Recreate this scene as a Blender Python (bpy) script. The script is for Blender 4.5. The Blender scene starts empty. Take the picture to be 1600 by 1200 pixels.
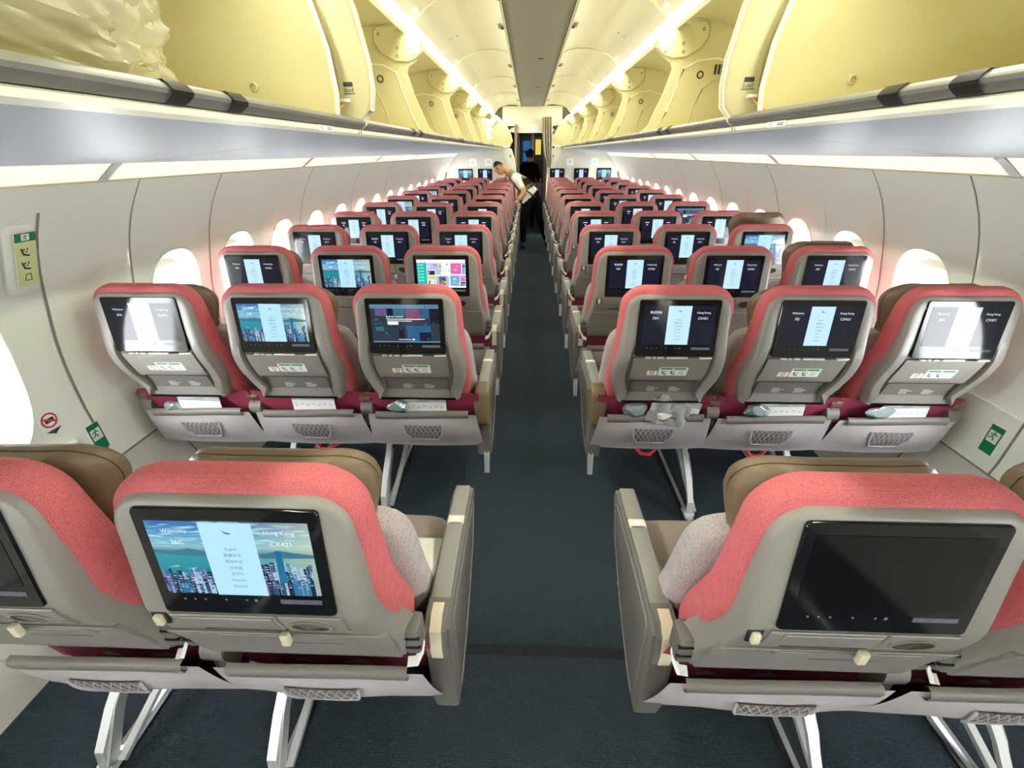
import bpy, bmesh, math, random
from math import sin, cos, pi, radians, hypot
from mathutils import Vector, Matrix
random.seed(7)
SC = bpy.context.scene
COL = SC.collection

# ------------------------------------------------------------------ camera
CAMX, CAMH, TH, PS, RL = -0.047, 1.618, 0.490, 0.039, -0.007
fw = Vector((-sin(PS)*cos(TH), cos(PS)*cos(TH), -sin(TH)))
r0 = Vector((cos(PS), sin(PS), 0)); u0 = r0.cross(fw)
rr = r0*cos(RL)+u0*sin(RL); uu = -r0*sin(RL)+u0*cos(RL)
cd = bpy.data.cameras.new('camera'); cam = bpy.data.objects.new('camera', cd); COL.objects.link(cam)
cd.sensor_width = 36; cd.lens = 36*680/1600; cd.clip_start = .02
M = Matrix((rr, uu, -fw)).transposed().to_4x4(); M.translation = (CAMX, 0, CAMH)
cam.matrix_world = M
SC.camera = cam

# ------------------------------------------------------------------ world and exposure
SKY, TUBE, WARM = 14.0, 20.5, 0.60
w = bpy.data.worlds.new('world'); SC.world = w; w.use_nodes = True
bg = w.node_tree.nodes['Background']; bg.inputs[0].default_value = (.93, .97, 1, 1); bg.inputs[1].default_value = SKY
SC.view_settings.view_transform = 'Standard'; SC.view_settings.look = 'None'
SC.view_settings.gamma = 1; SC.view_settings.use_curve_mapping = False
SC.view_settings.exposure = 1.18

# ------------------------------------------------------------------ materials
MATS = {}
def mat(name, col, rough=.5, metal=0, emit=None, es=1.0, bump=None, coat=0, noise=None, spec=None):
    if name in MATS: return MATS[name]
    m = bpy.data.materials.new(name); m.use_nodes = True; MATS[name] = m
    nt = m.node_tree; b = nt.nodes['Principled BSDF']
    b.inputs['Base Color'].default_value = (*col, 1); b.inputs['Roughness'].default_value = rough
    b.inputs['Metallic'].default_value = metal
    if coat: b.inputs['Coat Weight'].default_value = coat; b.inputs['Coat Roughness'].default_value = .05
    if spec is not None: b.inputs['Specular IOR Level'].default_value = spec
    if emit: b.inputs['Emission Color'].default_value = (*emit, 1); b.inputs['Emission Strength'].default_value = es
    tc = None
    if bump or noise:
        tc = nt.nodes.new('ShaderNodeTexCoord')
    if noise:   # (scale, amount)  gentle colour variation
        n = nt.nodes.new('ShaderNodeTexNoise'); n.inputs['Scale'].default_value = noise[0]; n.inputs['Detail'].default_value = 4
        nt.links.new(tc.outputs['Object'], n.inputs['Vector'])
        mx = nt.nodes.new('ShaderNodeMix'); mx.data_type = 'RGBA'
        mx.inputs[6].default_value = (*[c*(1-noise[1]) for c in col], 1); mx.inputs[7].default_value = (*[min(1, c*(1+noise[1])) for c in col], 1)
        nt.links.new(n.outputs['Fac'], mx.inputs[0]); nt.links.new(mx.outputs[2], b.inputs['Base Color'])
    if bump:    # (kind, scale, strength)
        kind, sc_, st = bump
        bp = nt.nodes.new('ShaderNodeBump'); bp.inputs['Strength'].default_value = st; bp.inputs['Distance'].default_value = .002
        if kind == 'noise':
            t = nt.nodes.new('ShaderNodeTexNoise'); t.inputs['Scale'].default_value = sc_
            nt.links.new(tc.outputs['Object'], t.inputs['Vector']); nt.links.new(t.outputs['Fac'], bp.inputs['Height'])
        elif kind == 'knit':
            t = nt.nodes.new('ShaderNodeTexVoronoi'); t.inputs['Scale'].default_value = sc_; t.inputs['Randomness'].default_value = .55
            nt.links.new(tc.outputs['Object'], t.inputs['Vector'])
            mth = nt.nodes.new('ShaderNodeMath'); mth.operation = 'SUBTRACT'; mth.inputs[0].default_value = 1.0
            nt.links.new(t.outputs['Distance'], mth.inputs[1]); nt.links.new(mth.outputs[0], bp.inputs['Height'])
        else:   # carpet ribs: wave sets along x and y
            mth = nt.nodes.new('ShaderNodeMath'); mth.operation = 'MULTIPLY'
            for i, d in enumerate(('X', 'Y')):
                t = nt.nodes.new('ShaderNodeTexWave'); t.bands_direction = d; t.inputs['Scale'].default_value = sc_
                t.inputs['Distortion'].default_value = .4
                nt.links.new(tc.outputs['Object'], t.inputs['Vector']); nt.links.new(t.outputs['Fac'], mth.inputs[i])
            nt.links.new(mth.outputs[0], bp.inputs['Height'])
        nt.links.new(bp.outputs['Normal'], b.inputs['Normal'])
    return m
def weave_col(name, c1, c2, scale, kind='knit', rough=.9, st=.5):
    """cloth whose threads alternate between two yarn colours"""
    m = mat(name, c1, rough, bump=(kind, scale, st), spec=.2)
    nt = m.node_tree; b = nt.nodes['Principled BSDF']
    mth = [n for n in nt.nodes if n.type == 'MATH'][0]
    mx = nt.nodes.new('ShaderNodeMix'); mx.data_type = 'RGBA'
    mx.inputs[6].default_value = (*c2, 1); mx.inputs[7].default_value = (*c1, 1)
    nt.links.new(mth.outputs[0], mx.inputs[0]); nt.links.new(mx.outputs[2], b.inputs['Base Color'])
    return m
PINK = weave_col('pink knit fabric', (.66, .175, .185), (.40, .085, .10), 330)
MAROON = mat('maroon fabric', (.30, .03, .075), .9, bump=('noise', 60, .4))
SHELL = mat('taupe grey plastic', (.245, .225, .205), .42, bump=('noise', 900, .12))
SHELLD = mat('dark taupe plastic', (.145, .135, .125), .5, bump=('noise', 900, .12))
LEATHER = mat('brown leather', (.155, .108, .062), .45, bump=('noise', 180, .35), noise=(30, .12))
TAUPE = weave_col('taupe seat cloth', (.40, .325, .27), (.26, .20, .165), 420)
GREYCLOTH = weave_col('light grey knit', (.52, .46, .45), (.25, .21, .21), 260)
POUCH = mat('lilac grey pouch fabric', (.43, .385, .40), .8, bump=('noise', 220, .5), noise=(18, .10))
POUCHEDGE = mat('grey pouch leather', (.20, .18, .165), .45, bump=('noise', 200, .3))
NET = mat('pocket netting', (.17, .16, .165), .8)
BLACK = mat('black bezel glass', (.006, .006, .008), .08, spec=.35)
DARKP = mat('black plastic', (.012, .012, .014), .4)
ALU = mat('polished aluminium', (.80, .81, .82), .36, metal=.6)
ALUD = mat('grey aluminium', (.50, .51, .53), .42, metal=.6)
BEIGE = mat('cream plastic latch', (.68, .61, .46), .4)
WHITEP = mat('white plastic', (.78, .77, .72), .35)
RED = mat('red strap', (.55, .02, .03), .7)
CREAM = mat('cream bin panel', (.60, .54, .29), .42, noise=(3, .04))
CREAML = mat('pale cream trim', (.84, .80, .62), .4)
DOORM = mat('cream door panel', (.80, .76, .56), .38)
RAIL = mat('brushed rail', (.30, .295, .27), .42, metal=.55, bump=('noise', 120, .15), noise=(14, .22))
PSU = mat('satin grey service panel', (.34, .39, .44), .46)
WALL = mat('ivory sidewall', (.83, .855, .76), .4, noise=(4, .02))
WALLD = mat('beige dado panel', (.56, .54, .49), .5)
SEAM = mat('seam gasket', (.24, .235, .20), .7)
CEIL = mat('grey ceiling panel', (.36, .35, .31), .55, noise=(8, .06))
CARPET = weave_col('slate carpet', (.066, .090, .112), (.022, .032, .042), 55, kind='carpet', rough=.95, st=1.0)
TUBEM = mat('light tube diffuser', (.9, .9, .85), .5, emit=(.97, 1, .84), es=TUBE)
WARMM = mat('peach wash light', (.25, .2, .17), .5, emit=(1, .70, .54), es=WARM)
GREEN = mat('safety green', (.0, .20, .09), .4)
STICKER = mat('white sticker', (.82, .84, .78), .4)
STICKY = mat('yellow green sticker', (.72, .74, .36), .4)
INK = mat('dark print', (.04, .045, .05), .6)
INKW = mat('pale print', (.62, .62, .60), .6)
INKR = mat('red print', (.62, .05, .06), .6)
ORANGE = mat('orange seal', (.75, .30, .03), .6)
BULK = mat('greige bulkhead', (.62, .61, .53), .5, noise=(6, .03))
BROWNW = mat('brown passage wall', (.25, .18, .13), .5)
CURT = mat('grey curtain cloth', (.78, .72, .60), .9, bump=('noise', 90, .4))
SKIN = mat('skin', (.60, .29, .15), .5); HAIR = mat('black hair', (.012, .010, .010), .5)
SHIRT = mat('white shirt', (.80, .76, .70), .8); VEST = mat('olive vest', (.22, .19, .09), .8)
TROUS = mat('black trousers', (.005, .005, .006), .9, spec=.1); BLACKC = mat('black uniform', (.004, .004, .005), .9, spec=.1)
PLASTIC = mat('clear crinkled wrap', (.80, .76, .55), .12, bump=('noise', 22, 1.0))
MATS['clear crinkled wrap'].node_tree.nodes['Principled BSDF'].inputs['Transmission Weight'].default_value = .55
FOIL = mat('foil wrap', (.45, .55, .60), .18, metal=.6, bump=('noise', 60, 1.0))
FOILG = mat('green foil wrap', (.02, .16, .13), .2, metal=.4, bump=('noise', 60, 1.0))
PAPER = mat('white card', (.80, .80, .80), .6); PAPERG = mat('grey card band', (.36, .38, .40), .6)
PILLOW = mat('white pillow cotton', (.85, .83, .76), .9, bump=('noise', 40, .3))
def emis(name, c, s=.52, rough=.08):
    return mat(name, (.004, .004, .005), rough, emit=c, es=s, spec=.22)
E_BG = emis('screen dark navy', (.008, .009, .022)); E_PANEL = emis('screen pale panel', (.50, .74, .86))
E_TXT = emis('screen white text', (.9, .93, .95)); E_INK = emis('screen panel ink', (.12, .20, .26)); E_OFF = emis('screen off', (.001, .001, .001))
E_ICON = emis('screen dim icon', (.16, .16, .18)); E_BAR = emis('screen grey bar', (.09, .10, .12))
E_CP = emis('screen veil panel', (.42, .70, .84)); E_TEAL = emis('menu teal', (.01, .50, .40)); E_WH = emis('menu white', (.80, .90, .92))
E_BLU = emis('menu blue', (.15, .38, .75)); E_PNK = emis('menu pink', (.75, .12, .38)); E_YEL = emis('menu yellow', (.7, .65, .05)); E_LAV = emis('menu lavender', (.50, .45, .80))
E_DK = emis('menu dark', (.03, .03, .05)); E_D1 = emis('dim blue', (.02, .10, .22)); E_D2 = emis('dim purple', (.13, .08, .22)); E_D3 = emis('dim slate', (.022, .035, .055)); E_D4 = emis('dim sea', (.03, .13, .17)); E_D5 = emis('dim top bar', (.10, .22, .33)); E_D6 = emis('dim rose', (.16, .05, .12))
E_B = [emis('tower navy', (.02, .07, .16)), emis('tower blue', (.03, .17, .30)), emis('tower violet', (.16, .16, .32)), emis('tower pale', (.35, .48, .60)), emis('tower dark', (.010, .020, .045))]
E_TOWER = emis('tall tower blue', (.01, .14, .30)); E_BOAT = emis('boat wake', (.45, .75, .8)); E_HILL = emis('far hills', (.04, .16, .25))
E_SIGN = emis('lit sign', (.80, .92, 1.0), .6, .3); E_GBLUE = emis('galley blue glow', (.02, .13, .30), .4, .4); E_GYEL = emis('galley yellow glow', (.85, .65, .12), .45, .4)
def city_mat():
    m = bpy.data.materials.new('harbour sky and sea picture'); m.use_nodes = True; nt = m.node_tree; b = nt.nodes['Principled BSDF']
    b.inputs['Base Color'].default_value = (.004, .004, .005, 1); b.inputs['Roughness'].default_value = .08
    uv = nt.nodes.new('ShaderNodeUVMap'); sp = nt.nodes.new('ShaderNodeSeparateXYZ'); nt.links.new(uv.outputs[0], sp.inputs[0])
    r = nt.nodes.new('ShaderNodeValToRGB'); e = r.color_ramp.elements
    e[0].position = 0; e[0].color = (.006, .12, .20, 1); e[1].position = 1; e[1].color = (.012, .10, .33, 1)
    for p, c in ((.3, (.005, .20, .28)), (.52, (.010, .25, .33)), (.60, (.06, .20, .30)), (.66, (.20, .42, .48)), (.78, (.08, .34, .52)), (.9, (.025, .19, .45))):
        q = e.new(p); q.color = (*c, 1)
    nt.links.new(sp.outputs['Y'], r.inputs[0])
    ms = nt.nodes.new('ShaderNodeMapping'); ms.inputs['Scale'].default_value = (3, 14, 1); nt.links.new(uv.outputs[0], ms.inputs[0])
    n = nt.nodes.new('ShaderNodeTexNoise'); n.inputs['Scale'].default_value = 2.2; n.inputs['Detail'].default_value = 6; nt.links.new(ms.outputs[0], n.inputs['Vector'])
    gy = nt.nodes.new('ShaderNodeMapRange'); gy.inputs[1].default_value = .62; gy.inputs[2].default_value = .75; nt.links.new(sp.outputs['Y'], gy.inputs[0])
    gn = nt.nodes.new('ShaderNodeMapRange'); gn.inputs[1].default_value = .5; gn.inputs[2].default_value = .72; nt.links.new(n.outputs['Fac'], gn.inputs[0])
    mu = nt.nodes.new('ShaderNodeMath'); mu.operation = 'MULTIPLY'; nt.links.new(gy.outputs[0], mu.inputs[0]); nt.links.new(gn.outputs[0], mu.inputs[1])
    mx = nt.nodes.new('ShaderNodeMix'); mx.data_type = 'RGBA'; mx.inputs[7].default_value = (.55, .78, .82, 1)
    nt.links.new(mu.outputs[0], mx.inputs[0]); nt.links.new(r.outputs[0], mx.inputs[6])
    yx = nt.nodes.new('ShaderNodeMapRange'); yx.inputs[1].default_value = .55; yx.inputs[2].default_value = 1.0; yx.inputs[4].default_value = .5; nt.links.new(sp.outputs['X'], yx.inputs[0])
    m2 = nt.nodes.new('ShaderNodeMix'); m2.data_type = 'RGBA'; m2.inputs[7].default_value = (.62, .66, .38, 1)
    nt.links.new(yx.outputs[0], m2.inputs[0]); nt.links.new(mx.outputs[2], m2.inputs[6])
    nt.links.new(m2.outputs[2], b.inputs['Emission Color']); b.inputs['Emission Strength'].default_value = .52
    return m
E_CITY = city_mat()
def glass_mat():
    m = bpy.data.materials.new('window pane'); m.use_nodes = True; nt = m.node_tree
    for n in list(nt.nodes): nt.nodes.remove(n)
    o = nt.nodes.new('ShaderNodeOutputMaterial'); t = nt.nodes.new('ShaderNodeBsdfTransparent'); g = nt.nodes.new('ShaderNodeBsdfGlossy'); g.inputs['Roughness'].default_value = .03
    x = nt.nodes.new('ShaderNodeMixShader'); x.inputs[0].default_value = .06
    nt.links.new(t.outputs[0], x.inputs[1]); nt.links.new(g.outputs[0], x.inputs[2]); nt.links.new(x.outputs[0], o.inputs[0]); return m
PANE = glass_mat()

# ------------------------------------------------------------------ mesh helpers
class MB:
    def __init__(s): s.bm = bmesh.new(); s.mats = []; s.uv = None
    def mi(s, m):
        if m not in s.mats: s.mats.append(m)
        return s.mats.index(m)
    def face(s, pts, m):
        f = s.bm.faces.new([s.bm.verts.new(p) for p in pts]); f.material_index = s.mi(m); return f
    def grid(s, rings, m, closed=True, cap=False):
        vs = [[s.bm.verts.new(p) for p in r] for r in rings]; k = s.mi(m); n = len(vs[0])
        for a, b in zip(vs, vs[1:]):
            for i in range(n if closed else n-1):
                j = (i+1) % n
                f = s.bm.faces.new((a[i], a[j], b[j], b[i])); f.material_index = k
        if cap:
            for r, rev in ((vs[0], True), (vs[-1], False)):
                f = s.bm.faces.new(r[::-1] if rev else r); f.material_index = k
        return vs
    def bridge(s, ring, m):
        """fill a left-right symmetric closed ring (right half first, then the left half mirrored) with horizontal quads"""
        n = len(ring)//2; k = s.mi(m)
        R = ring[:n]; L = ring[n:][::-1]
        for i in range(n-1):
            f = s.bm.faces.new((R[i], R[i+1], L[i+1], L[i])); f.material_index = k
    def box(s, c, size, m, bev=0, seg=2):
        t = bmesh.new(); bmesh.ops.create_cube(t, size=1.0)
        for v in t.verts: v.co = Vector((v.co.x*size[0], v.co.y*size[1], v.co.z*size[2]))
        if bev: bmesh.ops.bevel(t, geom=t.edges[:], offset=bev, segments=seg, profile=.5, affect='EDGES')
        k = s.mi(m); c = Vector(c); mp = {v: s.bm.verts.new(v.co+c) for v in t.verts}
        for f in t.faces: s.bm.faces.new([mp[v] for v in f.verts]).material_index = k
        t.free()
    def tube(s, pts, rad, m, n=8, cap=True):
        pts = [Vector(p) for p in pts]; rads = rad if isinstance(rad, (list, tuple)) else [rad]*len(pts); rings = []
        for i, p in enumerate(pts):
            d = (pts[min(i+1, len(pts)-1)]-pts[max(i-1, 0)]).normalized()
            a = Vector((0, 0, 1)) if abs(d.z) < .9 else Vector((1, 0, 0))
            x = d.cross(a).normalized(); y = d.cross(x)
            rings.append([p+x*cos(2*pi*k/n)*rads[i]+y*sin(2*pi*k/n)*rads[i] for k in range(n)])
        s.grid(rings, m, True, cap)
    def bar(s, pts, wx, wt, m, side=(1, 0, 0)):
        """flat bar through pts: width wx along `side`, thickness wt"""
        pts = [Vector(p) for p in pts]; rings = []; sd = Vector(side)
        for i, p in enumerate(pts):
            d = (pts[min(i+1, len(pts)-1)]-pts[max(i-1, 0)]).normalized(); t = d.cross(sd).normalized()
            rings.append([p+sd*wx/2+t*wt/2, p-sd*wx/2+t*wt/2, p-sd*wx/2-t*wt/2, p+sd*wx/2-t*wt/2])
        s.grid(rings, m, True, True)
    def build(s, name, smooth=35):
        me = bpy.data.meshes.new(name)
        bmesh.ops.recalc_face_normals(s.bm, faces=s.bm.faces[:])
        s.bm.to_mesh(me); s.bm.free()
        for m in s.mats: me.materials.append(m)
        if smooth:
            for p in me.polygons: p.use_smooth = True
            me.set_sharp_from_angle(angle=radians(smooth))
        return me
def obj(name, me, parent=None, loc=None):
    o = bpy.data.objects.new(name, me); COL.objects.link(o)
    if parent: o.parent = parent
    if loc: o.location = loc
    return o
def empty(name, loc=(0, 0, 0)):
    o = bpy.data.objects.new(name, None); COL.objects.link(o); o.location = loc; o.empty_display_size = .1; return o
def tag(o, label, cat, group=None):
    o['label'] = label; o['category'] = cat
    if group: o['group'] = group
    return o
def struct(o): o['kind'] = 'structure'; return o
def lerp_tab(tab, z):
    tab = sorted(tab)
    if z <= tab[0][0]: return tab[0][1]
    for (a, fa), (b, fb) in zip(tab, tab[1:]):
        if z <= b: return fa+(fb-fa)*(z-a)/(b-a)
    return tab[-1][1]
def smooth_tab(tab, z):
    tab = sorted(tab); n = len(tab)
    if z <= tab[0][0]: return tab[0][1]
    if z >= tab[-1][0]: return tab[-1][1]
    for i in range(n-1):
        if tab[i][0] <= z <= tab[i+1][0]: break
    (x1, y1), (x2, y2) = tab[i], tab[i+1]
    m1 = (tab[i+1][1]-tab[i-1][1])/(tab[i+1][0]-tab[i-1][0]) if i > 0 else (y2-y1)/(x2-x1)
    m2 = (tab[i+2][1]-tab[i][1])/(tab[i+2][0]-tab[i][0]) if i+2 < n else (y2-y1)/(x2-x1)
    h = x2-x1; t = (z-x1)/h
    return (2*t**3-3*t*t+1)*y1+(t**3-2*t*t+t)*h*m1+(-2*t**3+3*t*t)*y2+(t**3-t*t)*h*m2
def rrect(w_, h_, r, n=4):
    """rounded rectangle outline, list of (x, y), ccw"""
    out = []
    for cx, cy, a in ((w_/2-r, h_/2-r, 0), (-w_/2+r, h_/2-r, 90), (-w_/2+r, -h_/2+r, 180), (w_/2-r, -h_/2+r, 270)):
        for k in range(n+1):
            t = radians(a+90*k/n); out.append((cx+r*cos(t), cy+r*sin(t)))
    return out
_txt = {}
def text_geo(s, res=2):
    """2-D triangles of a string at size 1, centred in x"""
    if s in _txt: return _txt[s]
    c = bpy.data.curves.new('lettering', 'FONT'); c.body = s; c.align_x = 'CENTER'; c.size = 1; c.resolution_u = res
    o = bpy.data.objects.new('lettering', c); COL.objects.link(o)
    bpy.context.view_layer.update()
    me = o.to_mesh(); me.calc_loop_triangles()
    vs = [(v.co.x, v.co.y) for v in me.vertices]; fs = [tuple(t.vertices) for t in me.loop_triangles]
    o.to_mesh_clear(); bpy.data.objects.remove(o); bpy.data.curves.remove(c)
    _txt[s] = (vs, fs); return _txt[s]
class Flat:
    """flat print on a plane: origin, x axis, y axis, normal; layers are tenths of a millimetre apart"""
    def __init__(s, mb, o, ex, ey): s.mb = mb; s.o = Vector(o); s.ex = Vector(ex).normalized(); s.ey = Vector(ey).normalized(); s.n = s.ex.cross(s.ey)
    def p(s, x, y, l): return s.o+s.ex*x+s.ey*y+s.n*(l*.00025)
    def quad(s, x0, y0, x1, y1, m, l=1): return s.mb.face([s.p(x0, y0, l), s.p(x1, y0, l), s.p(x1, y1, l), s.p(x0, y1, l)], m)
    def poly(s, pts, m, l=1): return s.mb.face([s.p(x, y, l) for x, y in pts], m)
    def rr(s, cx, cy, w_, h_, r, m, l=1): return s.poly([(cx+x, cy+y) for x, y in rrect(w_, h_, r)], m, l)
    def disc(s, cx, cy, r, m, l=1, n=14): return s.poly([(cx+r*cos(2*pi*k/n), cy+r*sin(2*pi*k/n)) for k in range(n)], m, l)
    def text(s, t, x, y, size, m, l=2):
        vs, fs = text_geo(t); k = s.mb.mi(m)
        V = [s.mb.bm.verts.new(s.p(x+a*size, y+b*size, l)) for a, b in vs]
        for f in fs:
            try: q = s.mb.bm.faces.new([V[i] for i in f]); q.material_index = k
            except ValueError: pass

# ------------------------------------------------------------------ setting: floor, walls, ceiling
YB, YF = -2.6, 10.1          # rear end behind the camera, front bulkhead
b = MB(); b.box((0, (YB+13.6)/2, -.02), (3.6, 13.6-YB, .04), CARPET); fl = obj('floor', b.build('floor', 0)); struct(fl)
b = MB(); b.box((0, .95, .0015), (1.0, .035, .003), mat('dark carpet joint', (.008, .010, .013), .9)); o = obj('carpet_joint', b.build('carpet_joint', 0), fl)
tr = MB()
for i, x in enumerate((-1.27, -.762, .762, 1.27)):
    b = MB(); b.box((x, (YB+YF)/2, .004), (.05, YF-YB, .008), DARKP); b.box((x, (YB+YF)/2, .007), (.018, YF-YB, .006), ALUD); o = obj('seat_track', b.build('seat_track', 0), fl)
WP = [(.10, 1.73), (.43, 1.85), (.60, 1.862), (.75, 1.862), (.95, 1.842), (1.12, 1.80), (1.28, 1.75), (1.42, 1.68), (1.53, 1.60)]
def wx(z): return smooth_tab(WP, z)
WC, WHW, WHH = .975, .172, .24
def sup(a, hw, hh, e=2.6):
    c, s_ = cos(a), sin(a); k = (abs(c)**e+abs(s_)**e)**(-1/e); return hw*c*k, hh*s_*k
def window_cell(b, pan, shd, side, yc, half=.2665, big=1.0, zc=WC):
    """one sidewall bay with a scooped window opening; pane and shade go into their own meshes"""
    n = 40; zh = .285 if big == 1 else .32; rings = []
    AN = [2*pi*k/n for k in range(n)]
    for q in (math.atan2(zh, half), pi-math.atan2(zh, half), pi+math.atan2(zh, half), 2*pi-math.atan2(zh, half)):
        j = min(range(n), key=lambda i: abs(AN[i]-q)); AN[j] = q
    for t in (0, .35, .7, 1.0):
        r = []
        for k in range(n):
            a = AN[k]; ex, ez = sup(a, WHW*big, WHH*big); d = min(half/max(1e-6, abs(cos(a))), zh/max(1e-6, abs(sin(a))))
            rx, rz = cos(a)*d, sin(a)*d
            y, z = rx+(ex-rx)*t, rz+(ez-rz)*t
            r.append((side*wx(zc+z), yc+y, zc+z))
        rings.append(r)
    for sc_, off in ((1.0, -.004), (.97, -.006), (.94, .002), (.86, .030), (.81, .050), (.785, .058), (.775, .072)):
        r = []
        for k in range(n):
            a = AN[k]; ex, ez = sup(a, WHW*big*sc_, WHH*big*sc_*1.0)
            r.append((side*(wx(zc+ez)+off), yc+ex, zc+ez))
        rings.append(r)
    b.grid(rings, WALL)
    r = [(side*(wx(zc+ez)+.07), yc+ex, zc+ez) for ex, ez in (sup(AN[k], WHW*big*.79, WHH*big*.79) for k in range(n))]
    vs = [pan.bm.verts.new(p) for p in r]; f = pan.bm.faces.new(vs); f.material_index = pan.mi(PANE)
    # pulled-up shade: a slim slab filling the top of the opening
    top = []
    for k in range(11):
        a = radians(40+100*k/10); ex, ez = sup(a, WHW*big*.78, WHH*big*.78); top.append((ex, ez))
    zlo = WHH*big*.655
    ring = [(x, max(z, zlo)) for x, z in top]+[(x, zlo-.004) for x, z in top[::-1]]
    f0 = [(side*(wx(zc+z)+.066), yc+x, zc+z) for x, z in ring]; f1 = [(side*(wx(zc+z)+.060), yc+x, zc+z) for x, z in ring]
    shd.grid([f0, f1], CREAML, True, True)
def strips(b, side, y0, y1, z0, z1, n, m=WALL, off=0):
    b.grid([[(side*(wx(z0+(z1-z0)*i/n)+off), y, z0+(z1-z0)*i/n) for y in (y0, y1)] for i in range(n+1)], m, False)
def seam(b, side, y, z0, z1, wdt=.006, bulge=0.0, lean=0.0):
    n = 16; rings = []
    for i in range(n+1):
        z = z0+(z1-z0)*i/n; x = side*(wx(z)-.0015); yy = y+lean*(z-.9)
        rings.append([(x, yy-wdt/2, z), (x, yy+wdt/2, z)])
    b.grid(rings, SEAM, False)
EX0, EX1 = .62, 1.47          # exit door bay
wn = 0
for side, nm in ((-1, 'left'), (1, 'right')):
    b = MB(); wall_cells = [2.12+.533*k for k in range(15)]
    zlo, zhi = WC-.285, WC+.285
    wl = []
    W = MB()
    for yc in wall_cells+[-.48, -1.013, -1.546, -2.08]:
        P, S = MB(), MB(); window_cell(W, P, S, side, yc); wl.append((P, S))
    for y0, y1 in ((EX1, 2.12-.2665),):
        strips(W, side, y0-.015, y1+.015, zlo-.015, zhi+.015, 16, off=.002)
    strips(W, side, -.2285, EX0, zlo-.015, zhi+.015, 16, off=.002)
    for y0, y1 in ((YB, EX0), (EX1, YF)):
        strips(W, side, y0, y1, .435, zlo, 5); strips(W, side, y0, y1, zhi, 1.53, 7)
    wo = struct(obj('wall_'+nm, W.build('wall_'+nm, 40)))
    G = MB()
    for y in (1.86, 2.385, 3.451, 4.517, 5.583, 6.649, 7.715, 8.781): seam(G, side, y, .435, 1.53)
    for y in (2.918, 3.984, 5.05, 6.116, 7.182, 8.248):            # soft raised ribs between paired windows
        n = 14; rings = []
        for i in range(n+1):
            z = .5+1.0*i/n; k = .007*sin(pi*i/n)
            rings.append([(side*(wx(z)-.0005), y-.035, z), (side*(wx(z)-k), y-.012, z), (side*(wx(z)-k), y+.012, z), (side*(wx(z)-.0005), y+.035, z)])
        G.grid(rings, WALL, False)
    G.box((side*1.851, (YB+YF)/2, .435), (.006, YF-YB, .007), SEAM)
    obj('panel_seam', G.build('panel_seam', 40), wo)
    D = MB()
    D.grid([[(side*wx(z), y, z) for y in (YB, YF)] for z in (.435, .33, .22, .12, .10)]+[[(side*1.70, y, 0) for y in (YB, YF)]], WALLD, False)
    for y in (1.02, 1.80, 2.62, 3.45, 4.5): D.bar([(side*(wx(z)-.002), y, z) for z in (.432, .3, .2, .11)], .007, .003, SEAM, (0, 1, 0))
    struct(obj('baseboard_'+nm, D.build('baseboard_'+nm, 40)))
    for P, S in wl:
        wn += 1
        root = struct(obj('window_%d' % wn, P.build('window_pane', 0))); obj('window_shade', S.build('window_shade', 40), root)
    # exit door plug with its window, seam and handle cover
    E_, P, S = MB(), MB(), MB(); yc = (EX0+EX1)/2
    window_cell(E_, P, S, side, 1.10, half=.26, big=1.25, zc=.94)
    for y0, y1 in ((EX0, .84), (1.36, EX1)): strips(E_, side, y0-.015, y1+.015, .605, 1.275, 16, off=.002)
    strips(E_, side, EX0, EX1, .435, .62, 5); strips(E_, side, EX0, EX1, 1.26, 1.53, 7)
    dr = struct(obj('door_%d' % (1 if side < 0 else 2), E_.build('exit_door', 40)))
    obj('window_pane', P.build('window_pane', 0), dr)
    G = MB(); seam(G, side, EX1, .435, 1.45, .010); seam(G, side, EX0, .435, 1.45, .010)
    obj('door_seam', G.build('door_seam', 40), dr)
    H = MB()                                                     # proud cover panel over the handle, rounded corner
    for (y0, y1, z0, z1, hh) in ((.70, 1.335, 1.20, 1.425, .020), (1.345, 1.455, 1.20, 1.425, .018)):
        g = []
        for off, ins in ((0, 0), (hh*.7, .002), (hh, .008)):
            g.append([(side*(wx(z)-off), y, z) for (y, z) in ((((y0+y1)/2+x), ((z0+z1)/2+q)) for x, q in rrect(y1-y0-2*ins, z1-z0-2*ins, .03, 4))])
        vs = H.grid(g, WALL); f = H.bm.faces.new(vs[-1]); f.material_index = 0
    obj('handle_cover', H.build('handle_cover', 40), dr)
    if side < 0: T = MB(); T.box((side*1.853, 1.22, .60), (.03, .30, .04), WALL, .012, 3); obj('door_sill', T.build('door_sill', 40), dr)

# ceiling centre strip, door-side edges are part of the bins
CZ, CW = 2.40, .217
ce = struct(empty('ceiling', (0, 0, CZ)))
for i in range(12):
    y0 = YB+i*1.06; b = MB(); b.box((0, y0+.53, .01), (2*CW, 1.052, .02), CEIL, .003, 1)
    if i % 2: b.box((.05, y0+.3, -.002), (.05, .012, .004), DARKP)
    obj('ceiling_panel', b.build('ceiling_panel', 0), ce)
b = MB(); b.box((0, (YB+13.6)/2, .06), (3.72, 13.6-YB, .02), CREAM)
for s_ in (-1, 1): b.box((s_*1.85, (YB+13.6)/2, -.42), (.02, 13.6-YB, .98), CREAM); b.box((s_*1.72, (YB+13.6)/2, -.86), (.26, 13.6-YB, .02), CREAM); b.box((s_*1.88, (YF+13.6)/2+.05, -1.2), (.02, 13.6-YF, 2.4), CREAM)  # unseen sheets added around the cabin to keep sky light from leaking in
b.box((0, 13.61, -1.2), (3.8, .02, 2.5), CREAM); obj('sky_leak_shield', b.build('sky_leak_shield', 0), ce)
wb = MB(); wb.box((0, YB-.02, 1.2), (3.8, .04, 2.6), BULK); struct(obj('wall_back', wb.build('wall_back', 0)))

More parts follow.
